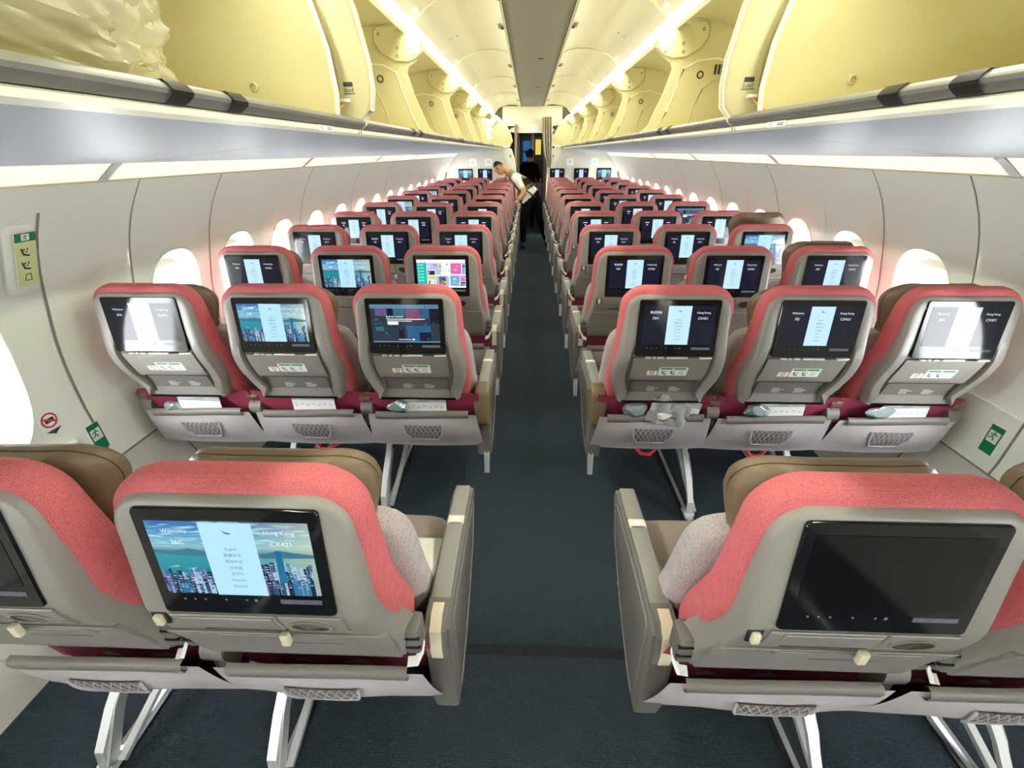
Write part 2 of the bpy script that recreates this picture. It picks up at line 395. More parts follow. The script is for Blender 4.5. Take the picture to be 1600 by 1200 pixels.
# ------------------------------------------------------------------ overhead bins
BY0, BL = -1.48, 1.58
RX = .60
ORD = ['first', 'second', 'third', 'fourth', 'fifth', 'sixth', 'seventh', 'eighth', 'ninth', 'tenth', 'eleventh', 'twelfth']
INT = [(.625, 1.702), (.66, 1.690), (1.30, 1.660), (1.385, 1.685), (1.405, 1.78), (1.39, 1.98), (1.33, 2.12), (1.20, 2.22), (1.05, 2.27), (.90, 2.285), (.815, 2.275)]
FRONT = [(1.702, .625), (1.76, .70), (1.85, .735), (1.93, .770), (2.049, .804), (2.08, .79), (2.112, .735), (2.16, .688), (2.21, .70), (2.275, .80)]
DOOR = [(.70, 2.335), (.66, 2.372), (.58, 2.408), (.47, 2.428), (.37, 2.43), (.29, 2.418), (.245, 2.402)]
def prof_extrude(b, prof, y0, y1, side, m): b.grid([[(side*x, y, z) for y in (y0, y1)] for x, z in prof], m, False)
psu = [struct(empty('trim_1', (0, 0, 1.6))), struct(empty('trim_2', (0, 0, 1.6)))]
def screws(b, pts, y, side, r=.0085):
    for x, z in pts:
        b.grid([[(side*x+rr_*cos(2*pi*k/8), y-o_, z+rr_*sin(2*pi*k/8)) for k in range(8)] for rr_, o_ in ((r, .0), (r, .003), (r*.5, .001))], mat('screw cup', (.20, .17, .07), .5))
for side, nm in ((-1, 'left'), (1, 'right')):
    for i in range(7):
        y0 = BY0+i*BL; y1 = y0+BL if i < 6 else YF-.02; Y0, Y1 = y0+.004, y1-.004
        near = (i == 1)
        root = empty('overhead_bin', (side*1.0, (y0+y1)/2, 1.7)); L = root.location.copy()
        def part(name, mb, sm=35):
            me = mb.build(name, sm); me.transform(Matrix.Translation(-L)); o = obj(name, me, root); return o
        b = MB(); prof_extrude(b, INT, Y0, Y1, side, CREAM); part('bin_liner', b)
        # end walls: far end always, near end for closure
        b = MB()
        for ye in (Y1-.012,):
            if near:
                # flat end wall edged with a raised white bead, standing in from the outer end frame
                out = [(.655, 1.71), (.645, 1.78), (.652, 1.89), (.685, 2.02), (.75, 2.15), (.83, 2.27)]
                back = [(x, z) for x, z in INT[::-1] if x > .85]
                pl = out+back
                ya = ye-.075
                vs = [b.bm.verts.new((side*x, ya, z)) for x, z in pl]; f = b.bm.faces.new(vs); f.material_index = b.mi(CREAM)
                vs2 = [b.bm.verts.new((side*(x+.012), ye-.005, z)) for x, z in pl]; b.bm.faces.new(vs2)
                b.tube([(side*x, ya, z) for x, z in out], .008, CREAML, 8)
                b.tube([(side*x, ya, z) for x, z in ((.655, 1.712), (.69, 1.702), (.80, 1.696), (1.0, 1.69))], .006, CREAML, 6)
                for (x, z) in ((.90, 1.80),):
                    b.grid([[(side*x+q*cos(2*pi*k/12), ya-o_, z+q*sin(2*pi*k/12)) for k in range(12)] for q, o_ in ((.013, 0), (.013, .004), (.009, .006))], CREAM, True)
            else:
                pl = [(x, z) for z, x in FRONT]+[(x, z) for x, z in INT[::-1] if x > .85]+[(.9, 1.69)]
                b.grid([[(side*x, yy, z) for x, z in pl] for yy in (ye-.02, ye)], CREAM)
                f = b.bm.faces.new([b.bm.verts.new((side*x, ye-.02, z)) for x, z in pl]); f.material_index = 0
                # embossed Y-shaped stiffener with a soft edge
                st = [(.735, 1.712), (.80, 1.83), (.84, 1.95), (.87, 2.05), (.95, 2.09), (1.06, 2.10), (1.2, 2.06)]
                b.tube([(side*x, ye-.021, z) for x, z in st], .005, CREAML, 6)
                b.tube([(side*x, ye-.021, z) for x, z in ((1.2, 2.0), (1.05, 1.99), (1.0, 1.95), (.96, 1.85), (.93, 1.72))], .004, CREAM, 6)
        ew = part('end_wall', b)
        if not near:
            b = MB(); yp = Y1-.012-.022
            plate = [(.70, 2.20), (.70, 2.15), (.738, 2.115), (.79, 2.10), (.87, 2.105), (.955, 2.15), (.985, 2.20), (.985, 2.245), (.96, 2.275), (.82, 2.272)]
            b.grid([[(side*(x+(.84-x)*k), yp-o_, z+(2.19-z)*k) for x, z in plate] for k, o_ in ((0, 0), (.0, .006), (.05, .012))], CREAM, True)
            f = b.bm.faces.new([b.bm.verts.new((side*(x+(.84-x)*.05), yp-.012, z+(2.19-z)*.05)) for x, z in plate]); f.material_index = 0
            bp_ = part('hinge_cover', b)
            for (x, z) in ((.95, 2.235), (.845, 2.17), (.85, 2.13), (.745, 2.13)):
                b = MB(); screws(b, [(x, z)], yp-.012, side); me = b.build('screw'); me.transform(Matrix.Translation(-L)); obj('screw', me, bp_)
            b = MB(); ring = [[(side*(.972+q*cos(2*pi*k/14)), yp+.001-o_, 2.02+q*sin(2*pi*k/14)) for k in range(14)] for q, o_ in ((.020, 0), (.020, .004), (.014, .004), (.014, 0))]
            b.grid(ring, DARKP); part('grommet', b)
            if i == 2:
                b = MB(); F = Flat(b, (side*1.10, yp-.001, 2.04), (1, 0, 0), (0, 0, 1))
                for k in range(5): F.poly([(-.05+k*.022, -.02), (-.036+k*.022, -.02), (-.036+k*.022-.0, .03), (-.05+k*.022, .03)], INK, 1)
                part('barcode_label', b, 0)
        else:
            # outer end frame: three ribs following the opening, with a stowage note in the gap
            b = MB(); fr = [(.600, 1.712), (.572, 1.74), (.560, 1.80), (.562, 1.87), (.585, 2.0), (.63, 2.13), (.70, 2.25), (.74, 2.32)]
            b.grid([[(side*(x+.05*k), y, z) for x, z in fr] for k, y in ((1.9, Y1-.03), (.5, Y1-.03), (.12, Y1-.022), (0, Y1-.012), (0, Y1+.012), (.5, Y1+.02), (1.9, Y1+.02))], CREAM, False)
            for q in (-.010, .014): b.tube([(side*(x-.003), Y1+q, z) for x, z in fr], .0045, CREAML, 6)
            part('end_frame', b)
            b = MB(); F = Flat(b, (side*.625, Y1-.032, 1.79), (1, 0, 0), (0, 0, 1)); F.text('Load', .0, .0, .016, INK); F.quad(-.02, -.006, .02, -.004, INK); F.rr(0, .02, .03, .012, .002, INK)
            b.box((side*.635, Y1-.05, 1.765), (.03, .02, .010), WHITEP, .003, 2); b.tube([(side*.64, Y1-.05, 1.758), (side*.655, Y1-.08, 1.735), (side*.675, Y1-.1, 1.715)], .003, ORANGE, 6)
            part('load_limit_notice', b)
        # sill rail and its black latch pads
        b = MB(); rp = [(.632, 1.702), (.622, 1.7165), (.606, 1.717), (.598, 1.712), (.594, 1.706), (.597, 1.700), (.606, 1.694), (.614, 1.689), (.640, 1.688)]
        prof_extrude(b, rp, Y0, Y1, side, RAIL); part('sill_rail', b, 25)
        b = MB(); b.grid([[(side*(x-.0025), y, z+(.001 if k < 4 else -.001)) for y in (Y1-.01, Y1+.006)] for k, (x, z) in enumerate(rp[1:8])], CREAML, False); part('rail_joint', b, 25)
        for yy in ((y0+.70), (y0+.855)):
            b = MB(); b.grid([[(side*(x-.004), y, z+(.002 if k < 2 else -.001)) for y in (yy-.024, yy+.024)] for k, (x, z) in enumerate(rp[1:8])], DARKP, False)
            b.grid([[(side*(x-.004), yy+s_*.024, z+(.002 if k < 2 else -.001)), (side*(x+.003), yy+s_*.025, z)] for s_ in (1,) for k, (x, z) in enumerate(rp[1:8])], DARKP, False)
            part('latch_pad', b, 25)
        b = MB(); prof_extrude(b, [(.640, 1.688), (.622, 1.6875), (.616, 1.684), (.618, 1.675), (.66, 1.671)], Y0, Y1, side, CREAML); part('lip', b, 25)
        b = MB(); b.bar([(side*.6165, Y1-.02, 1.680), (side*.6165, Y1-.01, 1.680)], .013, .004, CREAM, (0, 0, 1)); part('lip_joint', b, 25)
        # row placard on the lip
        rows_ = {1: '35', 2: '33', 3: '31', 4: '29', 5: '27'}
        if i in rows_:
            b = MB(); yy = y0+1.285; ex = (0, 1, 0) if side < 0 else (0, -1, 0)
            F = Flat(b, (side*.6140, yy, 1.6795), ex, (0, 0, 1))
            F.rr(0, 0, .10, .0135, .002, STICKER, 1); F.text(rows_[i], -.028, -.0052, .0150, INK, 3)
            for k in range(3): F.rr(.012+k*.011, 0, .007, .008, .001, INK, 3); F.rr(.012+k*.011, .001, .003, .003, .0005, STICKER, 4)
            part('row_placard', b, 0)
        # open door swung up under the ceiling: curved panel with a pale inner edge, latch and prints
        b = MB(); n = len(DOOR)
        cs = [(side*x, z) for x, z in DOOR]
        b.grid([[(x, y, z+dz) for (x, z) in cs] for y, dz in ((Y0+.006, .012), (Y0+.006, 0), (Y1-.006, 0), (Y1-.006, .012))], DOORM, False)
        dr = part('door', b, 30)
        b = MB(); b.grid([[(side*x, y, z) for y in (Y0+.004, Y1-.004)] for x, z in ((.25, 2.405), (.248, 2.394), (.236, 2.390), (.224, 2.394), (.222, 2.41))], CREAML, False)
        me = b.build('door_edge'); me.transform(Matrix.Translation(-L)); obj('door_edge', me, dr)
        b = MB(); b.tube([(side*x, Y0+.001, z-.003) for x, z in DOOR], .005, CREAML, 6); me = b.build('door_gasket'); me.transform(Matrix.Translation(-L)); obj('door_gasket', me, dr)
        b = MB(); ym = (Y0+Y1)/2-.18
        b.box((side*.262, ym, 2.396), (.035, .12, .010), mat('grey latch', (.35, .36, .30), .4), .004, 2); b.box((side*.258, ym-.02, 2.390), (.016, .035, .006), INKR, .002, 1); b.box((side*.250, ym+.03, 2.389), (.020, .04, .006), DARKP, .002, 1)
        me = b.build('door_latch'); me.transform(Matrix.Translation(-L)); obj('door_latch', me, dr)
        b = MB(); F = Flat(b, (side*.655, ym+.25, 2.3715), (0, -side, 0), (-side*.9, 0, .42))
        for k in (-1, 1):
            F.quad(k*.03-.015, -.010, k*.03+.015, -.008, INK); F.quad(k*.03-.012, .0, k*.03-.009, .012, INK); F.quad(k*.03+.006, .0, k*.03+.009, .012, INK); F.quad(k*.03-.015, .014, k*.03+.015, .0155, INK)
        for k in range(3): F.quad(-.01+k*.012, .05, -.003+k*.012, .062, INK)
        me = b.build('door_notice', 0); me.transform(Matrix.Translation(-L)); obj('door_notice', me, dr)
        # A-shaped hinge arm at the far end of the door
        b = MB(); ya = Y1-.06
        b.tube([(side*.80, ya, 2.245), (side*.735, ya, 2.30), (side*.69, ya, 2.355)], .008, CREAML, 6)
        b.tube([(side*.80, ya, 2.245), (side*.765, ya-.06, 2.315), (side*.70, ya-.07, 2.345)], .007, CREAML, 6)
        b.box((side*.715, ya-.03, 2.335), (.05, .10, .022), CREAML, .005, 2); part('hinge_arm', b)
        # printed label strings below the hinge
        tag(root, 'open cream overhead bin on the %s, %s' % (nm, 'just behind the camera' if i == 0 else ('nearest one, with black latch pads on its rail' if i == 1 else '%s bin from the camera' % ORD[i-1])), 'overhead bin', 'open overhead bins')
        # light tube at the bin head (a lamp of its own)
        b = MB(); b.grid([[(side*x, y, z) for y in (Y0+.01, Y1-.01)] for x, z in ((.785, 2.262), (.766, 2.280), (.745, 2.300))], TUBEM, False)
        b.grid([[(side*x, y, z) for y in (Y0, Y1)] for x, z in ((.818, 2.272), (.806, 2.246), (.797, 2.250), (.785, 2.262))], CREAML, False); b.grid([[(side*x, y, z) for y in (Y0, Y1)] for x, z in ((.745, 2.300), (.718, 2.322), (.70, 2.338))], CREAML, False)
        me = b.build('ceiling_light'); me.transform(Matrix.Translation(-Vector((side*.76, (y0+y1)/2, 2.28)))); o = obj('ceiling_light', me, None, (side*.76, (y0+y1)/2, 2.28))
        tag(o, 'bright linear light tube above the %s bins, %s' % (nm, 'behind the camera' if i == 0 else '%s segment from the camera' % ORD[i-1]), 'light', 'ceiling light tubes')
        # service panel under the bin and the peach wash light along the wall
        b = MB(); pp = [(.66, 1.671), (.70, 1.667), (.85, 1.651), (1.1, 1.628), (1.35, 1.604), (1.47, 1.592), (1.50, 1.591), (1.503, 1.600)]
        yq0, yq1 = y0+.003, y1-.003
        b.grid([[(side*x, yq0+(x-.62)*.05, z), (side*x, yq1+(x-.62)*.05, z)] for x, z in pp], PSU, False)
        o = obj('service_panel', b.build('service_panel', 30), psu[0 if side < 0 else 1], (0, 0, -1.6))
        b = MB(); b.bar([(side*.67, y1+.02, 1.678), (side*.85, y1+.03, 1.658), (side*1.1, y1+.04, 1.636), (side*1.35, y1+.05, 1.612), (side*1.5, y1+.06, 1.603)], .06, .003, SEAM, (0, 1, 0)); obj('seam_leak_block', b.build('seam_leak_block', 0), psu[0 if side < 0 else 1], (0, 0, -1.6))  # dark strip added above the panel seam to block light leaking through
        b = MB(); b.grid([[(side*x, y, z) for y in (y0+.02, y1-.02)] for x, z in ((1.505, 1.594), (1.53, 1.578), (1.565, 1.553), (1.588, 1.537))], WARMM, False)
        b.grid([[(side*x, y, z) for y in (y0-.02, y0+.02)] for x, z in ((1.503, 1.590), (1.53, 1.575), (1.565, 1.550), (1.588, 1.534))], ALUD, False)
        me = b.build('wall_wash_light'); me.transform(Matrix.Translation(-Vector((side*1.55, (y0+y1)/2, 1.56)))); o = obj('wall_wash_light', me, None, (side*1.55, (y0+y1)/2, 1.56))
        tag(o, 'peach strip light along the %s wall, %s' % (nm, 'behind the camera' if i == 0 else '%s segment from the camera' % ORD[i-1]), 'light', 'peach wall strip lights')
    b = MB(); b.grid([[(side*x, y, z) for y in (YB, YF)] for x, z in ((1.588, 1.537), (1.60, 1.530))], WALL, False)
    struct(obj('trim_%d' % (3 if side < 0 else 4), b.build('cove_trim')))

# ------------------------------------------------------------------ seats
def yr(z): return smooth_tab([(.60, .12), (.668, .085), (.72, .066), (.78, .048), (.84, .024), (.90, .004), (.931, 0), (1.04, .013), (1.142, .026), (1.168, .030), (1.20, .034)], z)
def outline(top, bot, hw_tab, rc, n=34):
    """right half from top centre to bottom centre, then the mirrored left half"""
    R = []
    hwT = lerp_tab(hw_tab, top-rc)
    R.append((0.0, top)); R.append(((hwT-rc)*.6, top-.0))
    for k in range(9):
        a = radians(90-90*k/8); R.append((hwT-rc+rc*cos(a), top-rc+rc*sin(a)))
    z = top-rc; m = 16
    for k in range(1, m+1):
        zz = z-(z-bot)*k/m; R.append((smooth_tab(hw_tab, zz), zz))
    R.append((R[-1][0]*.6, bot)); R.append((0.0, bot))
    return R
def inset_half(R, d):
    out = []
    for i, (x, z) in enumerate(R):
        a = R[max(i-1, 0)]; c = R[min(i+1, len(R)-1)]
        tx, tz = c[0]-a[0], c[1]-a[1]; l = hypot(tx, tz) or 1
        nx, nz = tz/l, -tx/l           # inward
        if x < 1e-6: nx = 0
        out.append((max(0, x+nx*d), z+nz*d))
    return out
def ring3(half, yf): 
    R = [(x, yf(z), z) for x, z in half]; L_ = [(-x, yf(z), z) for x, z in half[::-1]]
    return R+L_
def shell_mesh(kind):
    b = MB()
    tab = [(.66, .212), (.70, .226), (.75, .232), (.80, .225), (.86, .213), (.93, .207), (1.05, .203), (1.2, .200)] if kind == 'std' else [(.66, .170), (.70, .182), (.76, .205), (.82, .217), (.88, .216), (.95, .209), (1.05, .203), (1.2, .20)]
    bot = .655 if kind == 'std' else .690
    H0 = outline(1.168, bot, tab, .072)
    zs = 1.0
    rings = [ring3(inset_half(H0, -.002), lambda z: yr(z)+.060), ring3(inset_half(H0, .003), lambda z: yr(z)+.045), ring3(inset_half(H0, .010), lambda z: yr(z)+.015), ring3(inset_half(H0, .013), lambda z: yr(z)+.005), ring3(inset_half(H0, .018), lambda z: yr(z)+.001), ring3(inset_half(H0, .025), lambda z: yr(z))]
    if kind == 'exit':
        rings += [ring3(inset_half(H0, .050), lambda z: yr(z)-.001), ring3(inset_half(H0, .056), lambda z: yr(z)+.018 if z < .95 else yr(z)+.003)]
        n_ = len(H0)
        for r_ in rings:                     # open flat lower edge: no rim along the bottom
            for j in (n_-3, n_-2, n_-1, n_, n_+1, n_+2): r_[j] = (r_[j][0], r_[j][1], bot)
    vs = b.grid(rings, SHELL); b.bridge(vs[-1], SHELL)
    return b.build('back_shell', 50)
def cover_mesh():
    b = MB(); tab = [(.64, .198), (.70, .212), (.76, .222), (.84, .221), (.95, .213), (1.05, .208), (1.2, .206)]
    H0 = outline(1.182, .640, tab, .085)
    of = [(.6, .040), (.88, .040), (1.0, .030), (1.10, .016), (1.2, .012)]; tk = [(.6, 1.0), (.95, 1.0), (1.2, .68)]
    yb = lambda z: yr(z)+lerp_tab(of, z)
    T = lambda z, d: yb(z)+d*lerp_tab(tk, z)
    rings = [ring3(inset_half(H0, i_), (lambda d: (lambda z: T(z, d)))(d_)) for i_, d_ in ((.030, -.004), (.010, 0), (.003, .010), (0, .026), (0, .050), (.006, .072), (.020, .088), (.05, .095))]
    vs = b.grid(rings, PINK); b.bridge(vs[-1], TAUPE); b.bridge(vs[0], MAROON)
    return b.build('backrest_cover', 60)
def skirt_mesh():     # maroon cloth between shell and pouch
    b = MB(); b.grid([[(x, y+.004*sin(x*40), z) for x in [(-.25+.05*k) for k in range(11)]] for y, z in ((.10, .70), (.115, .66), (.135, .60), (.165, .52), (.18, .45))], MAROON, False)
    return b.build('seat_back_skirt', 60)
def headrest_mesh():
    b = MB(); half = outline(1.146, .940, [(.940, .150), (1.05, .178), (1.12, .186), (1.2, .186)], .075)
    base = lambda z: yr(z)+lerp_tab([(.95, .128), (1.2, .088)], z)
    def bend(ring, k): return [(x, y+.9*max(0, abs(x)-.08)**2*k*4, z) for x, y, z in ring]
    rings = [bend(ring3(inset_half(half, .03), lambda z: base(z)), 1), bend(ring3(inset_half(half, .006), lambda z: base(z)+.004), 1), bend(ring3(half, lambda z: base(z)+.022), 1), bend(ring3(inset_half(half, .004), lambda z: base(z)+.030), 1), bend(ring3(half, lambda z: base(z)+.040), 1), bend(ring3(inset_half(half, .010), lambda z: base(z)+.062), 1), bend(ring3(inset_half(half, .035), lambda z: base(z)+.072), 1)]
    vs = b.grid(rings, LEATHER); b.bridge(vs[0], LEATHER); b.bridge(vs[-1], LEATHER)
    me = b.build('headrest', 60)
    s = MB(); pts = [(x, y, z) for x, y, z in bend(ring3(inset_half(half, .003), lambda z: base(z)+.030), 1)]
    s.tube(pts[:24], .0013, mat('dark stitching', (.07, .05, .03), .7), 5); s.tube(pts[-24:], .0013, MATS['dark stitching'], 5)
    return me, s.build('seam_stitching')
def soft_box(size, bev, m, fn=None, name='cushion', seg=4, c=(0, 0, 0)):
    b = MB(); g = bmesh.ops.create_cube(b.bm, size=1); bmesh.ops.subdivide_edges(b.bm, edges=b.bm.edges[:], cuts=11, use_grid_fill=True)
    for v in b.bm.verts:
        p = v.co*2; q = Vector()
        e = 6
        l = (abs(p.x)**e+abs(p.y)**e+abs(p.z)**e)**(1/e); mx = max(abs(p.x), abs(p.y), abs(p.z))
        p = p*(mx/l) if l else p
        v.co = Vector((p.x*size[0]/2, p.y*size[1]/2, p.z*size[2]/2))
        if fn: v.co = fn(v.co)
        v.co += Vector(c)
    for f in b.bm.faces: f.material_index = b.mi(m)
    return b.build(name, 60)
ME = {}
ME['shell_std'] = shell_mesh('std'); ME['shell_exit'] = shell_mesh('exit'); ME['cover'] = cover_mesh(); ME['skirt'] = skirt_mesh()
ME['headrest'], ME['stitch'] = headrest_mesh()
ME['lumbar'] = soft_box((.45, .085, .44), .03, GREYCLOTH, lambda p: Vector((p.x*(1+.05*(-p.z/.2)), p.y-.22*p.z+1.2*p.z*p.z*.25-.8*max(0, abs(p.x)-.15)**2*-6*.5, p.z)), 'back_cushion', c=(0, .225, .755))
ME['cushion'] = soft_box((.452, .46, .10), .03, TAUPE, None, 'seat_cushion', c=(0, .405, .495))
b = MB(); b.box((0, .38, .425), (.46, .46, .045), DARKP, .01, 2); b.box((0, .24, .37), (.50, .05, .04), ALUD, .01, 2); b.box((0, .50, .37), (.50, .05, .04), ALUD, .01, 2); ME['pan'] = b.build('seat_pan')
b = MB(); b.tube([(-.05, .16, .40), (-.02, .14, .365), (.02, .14, .36), (.06, .17, .375)], .009, RED, 6); ME['strap'] = b.build('life_vest_strap')
# screen
SO = Vector((0, .013, 1.0365)); EY = Vector((0, .026, .211)).normalized(); EX = Vector((1, 0, 0)); SN = EX.cross(EY)
BW, BH = .294, .2125
def on_screen(x, y, d=0): return SO+EX*x+EY*y+SN*d
b = MB(); o_ = rrect(BW, BH, .008, 3)
rings = [[on_screen(x, y, -.006) for x, y in o_], [on_screen(x, y, .0035) for x, y in o_], [on_screen(x*.992, y*.989, .0055) for x, y in o_]]
vs = b.grid(rings, BLACK); f = b.bm.faces.new(vs[-1]); f.material_index = 0; ME['bezel'] = b.build('screen', 30)
DW, DH = .258, .1452; DC = .012
def disp(kind, code=None, welcome='Welcome', right2='CX421', far=False):
    """the lit picture of one seat-back screen, its soft keys and its card reader strip"""
    b = MB(); F = Flat(b, on_screen(0, DC, .0058), EX, EY); X, Y = DW/2, DH/2
    def panel(m, ink=E_INK, txt=True):
        F.quad(-.042, -Y, .042, Y, m, 2)
        F.poly([(-.007, .060), (-.003, .056), (.008, .053), (.003, .0505), (-.003, .052)], ink, 3)
        if far:
            for k in range(5): F.quad(-.011+.002*(k % 2), .022-k*.014, .011-.002*(k % 2), .0245-k*.014, ink, 3)
        else:
            for k, t in enumerate(('English', '繁體中文', '简体中文', '日本語', '한국어', 'Français', 'Deutsch')): F.text(t, 0, .020-k*.0125, .0072, ink, 3)
    def side_text(sz=.0105):
        if far:
            F.quad(-.103, .046, -.070, .051, E_TXT, 3); F.quad(-.093, .027, -.080, .033, E_TXT, 3); F.quad(.070, .046, .100, .0505, E_TXT, 3); F.quad(.074, .027, .098, .033, E_TXT, 3)
        else:
            F.text(welcome, -.086, .045, sz, E_TXT, 3); F.text(code, -.086, .023, sz*1.25, E_TXT, 3); F.text('Hong Kong', .086, .045, sz, E_TXT, 3); F.text(right2, .086, .023, sz*1.25, E_TXT, 3)
            F.quad(-.10, .040, -.072, .0405, E_ICON, 3)
    if kind == 'lang':
        F.quad(-X, -Y, X, Y, E_BG, 1); panel(E_PANEL); side_text()
    elif kind == 'city':
        f = F.quad(-X, -Y, X, Y, E_CITY, 1); uv = b.bm.loops.layers.uv.verify()
        for l, q in zip(f.loops, ((0, 0), (1, 0), (1, 1), (0, 1))): l[uv].uv = q
        rnd = random.Random(3)
        F.poly([(-X, .008), (-X, .016), (-.10, .014), (-.07, .020), (-.045, .013), (.05, .012), (.075, .019), (.10, .015), (X, .012), (X, .005), (.05, .003), (-.05, .004)], E_HILL, 2)
        for row in range(3):
            x = -X+.001
            while x < X-.006:
                wv = rnd.uniform(.003, .008); t = (-.5*abs(x)/X if x < 0 else 0)
                h_ = (-.028 if x < 0 else -.014)-row*.013+rnd.uniform(-.004, .010)*(1-row*.2)
                h_ = min(h_, .01)
                F.quad(x, -Y, x+wv, h_, E_B[rnd.randrange(5)], 3+row); 
                if not far:
                    for q in range(3): F.quad(x+wv*.15, h_-.004-q*.005, x+wv*.8, h_-.006-q*.005, E_B[rnd.choice((2, 3, 3, 0))], 6+row)
                x += wv+rnd.uniform(0, .002)
        F.poly([(.066, -.045), (.080, -.045), (.079, .016), (.075, .021), (.069, .020)], E_TOWER, 10)
        F.poly([(-.030, -.045), (-.018, -.045), (-.018, -.012), (-.022, -.010), (-.030, -.012)], E_B[4], 8); F.poly([(-.115, -.019), (-.095, -.015), (-.096, -.017)], E_BOAT, 3); F.poly([(-.085, -.021), (-.067, -.019), (-.068, -.0205)], E_BOAT, 3)
        z0 = 4
        F.quad(-.042, -Y, .042, Y, E_CP, 12)
        F.poly([(-.007, .060), (-.003, .056), (.008, .053), (.003, .0505), (-.003, .052)], E_INK, 13)
        if far:
            for k in range(6): F.quad(-.009, .022-k*.013, .009, .0235-k*.013, E_INK, 13)
        else:
            for k, t in enumerate(('English', '繁體中文', '简体中文', '日本語', '한국어', 'Français', 'Deutsch')): F.text(t, 0, .020-k*.0125, .0072, E_INK, 13)
            F.text(welcome, -.083, .052, .0105, E_WH, 13); F.text(code or '', -.083, .030, .0125, E_WH, 13); F.text('Hong Kong', .083, .052, .0105, E_WH, 13); F.text(right2, .083, .030, .0125, E_WH, 13)
    elif kind == 'menu':
        F.quad(-X, -Y, X, Y, E_WH, 1); F.quad(-X, -Y, -X+.052, Y-.016, E_TEAL, 2)
        for k in range(6): F.disc(-X+.010, .045-k*.016, .003, E_WH, 3, 8); F.quad(-X+.018, .0435-k*.016, -X+.036, .0465-k*.016, E_WH, 3)
        rnd = random.Random(5); x0, x1 = -X+.055, X-.002; pal = [E_BLU, E_LAV, E_PNK, E_WH, E_DK, E_YEL, E_B[3], E_B[1]]
        for (a, c, d, e, m) in ((.0, .30, .0, .30, E_LAV), (.0, .2, .33, .52, E_DK), (.22, .38, .28, .5, E_B[3]), (.31, .38, .0, .26, E_YEL), (.40, .60, .0, .5, E_WH), (.62, .90, .0, .48, E_PNK), (.92, 1, 0, .48, E_BLU), (.0, .2, .56, .72, E_YEL), (.0, .2, .74, 1, E_WH), (.22, .56, .56, 1, E_B[3]), (.30, .48, .60, .95, E_DK), (.60, .85, .54, 1, E_BLU), (.87, 1, .54, .80, E_PNK), (.87, 1, .82, 1, GREEN)):
            yt, yb_ = Y-.018-(2*Y-.028)*d, Y-.018-(2*Y-.028)*e
            F.quad(x0+(x1-x0)*a, yb_, x0+(x1-x0)*c, yt, m, 2)
            for k in range(3):
                xa = x0+(x1-x0)*rnd.uniform(a, c-.03); ya = rnd.uniform(yb_, yt-.008); F.quad(xa, ya, min(xa+rnd.uniform(.006, .02), x0+(x1-x0)*c), min(ya+rnd.uniform(.004, .012), yt), rnd.choice(pal), 3)
        for k in range(4): F.disc(.065+k*.016, Y-.008, .0028, E_BLU, 3, 8)
    elif kind == 'dim':
        F.quad(-X, -Y, X, Y, E_D3, 1); F.quad(-X, Y-.015, X, Y, E_D5, 2); F.quad(-X, -Y, X, -Y+.005, E_D5, 2)
        for (a, c, d, e, m) in ((.0, .06, .0, .22, E_D3), (.07, .24, .0, .22, E_D2), (.25, .33, .0, .25, E_BG), (.34, .5, .0, .25, E_D4), (.52, .74, .0, .36, E_D6), (.75, .86, .0, .3, E_D1), (.87, 1, 0, .46, E_BG), (.06, .18, .55, .68, E_D4), (.07, .16, .72, .95, E_D3), (.40, .48, .6, .95, E_BG), (.52, .70, .52, 1, E_D1), (.70, .87, .52, .72, E_D1), (.70, .87, .72, 1, E_BG), (.88, 1, .52, 1, E_D3)):
            F.quad(-X+2*X*a, Y-.015-(2*Y-.02)*e, -X+2*X*c, Y-.015-(2*Y-.02)*d, m, 2)
        rnd = random.Random(9)
        for k in range(26): xa = rnd.uniform(-X, X-.02); ya = rnd.uniform(-Y+.006, Y-.025); F.quad(xa, ya, xa+rnd.uniform(.004, .014), ya+rnd.uniform(.003, .008), rnd.choice((E_D1, E_D2, E_D4, E_D3, E_BG)), 3)
        if not far: F.text('Built-in camera', -.038, .024, .0105, E_TXT, 5)
        F.quad(-.068, .0165, .076, .019, E_TXT, 5); F.quad(-.068, .0095, .026, .012, E_TXT, 5); F.rr(-.046, .002, .042, .011, .005, E_TXT, 5); F.quad(-.03, -.0615, .02, -.0595, E_TXT, 5); F.disc(.028, -.0605, .004, E_TXT, 5)
        for k in range(4): F.disc(.080+k*.013, Y-.0075, .0026, E_DK, 3, 8)
    else:
        F.quad(-X, -Y, X, Y, E_OFF, 1)
    yk = -Y-.014
    for k, x in enumerate((-.105, -.088, -.070, -.035, 0, .016)): F.disc(x, yk, .0022 if k < 5 else .0032, E_ICON, 1, 8)
    F.rr(.092, yk-.001, .070, .010, .001, E_BAR, 1)
    for k in range(3): F.quad(.068+k*.022, yk-.002, .074+k*.022, yk, E_ICON, 2)
    return b.build('display', 0)
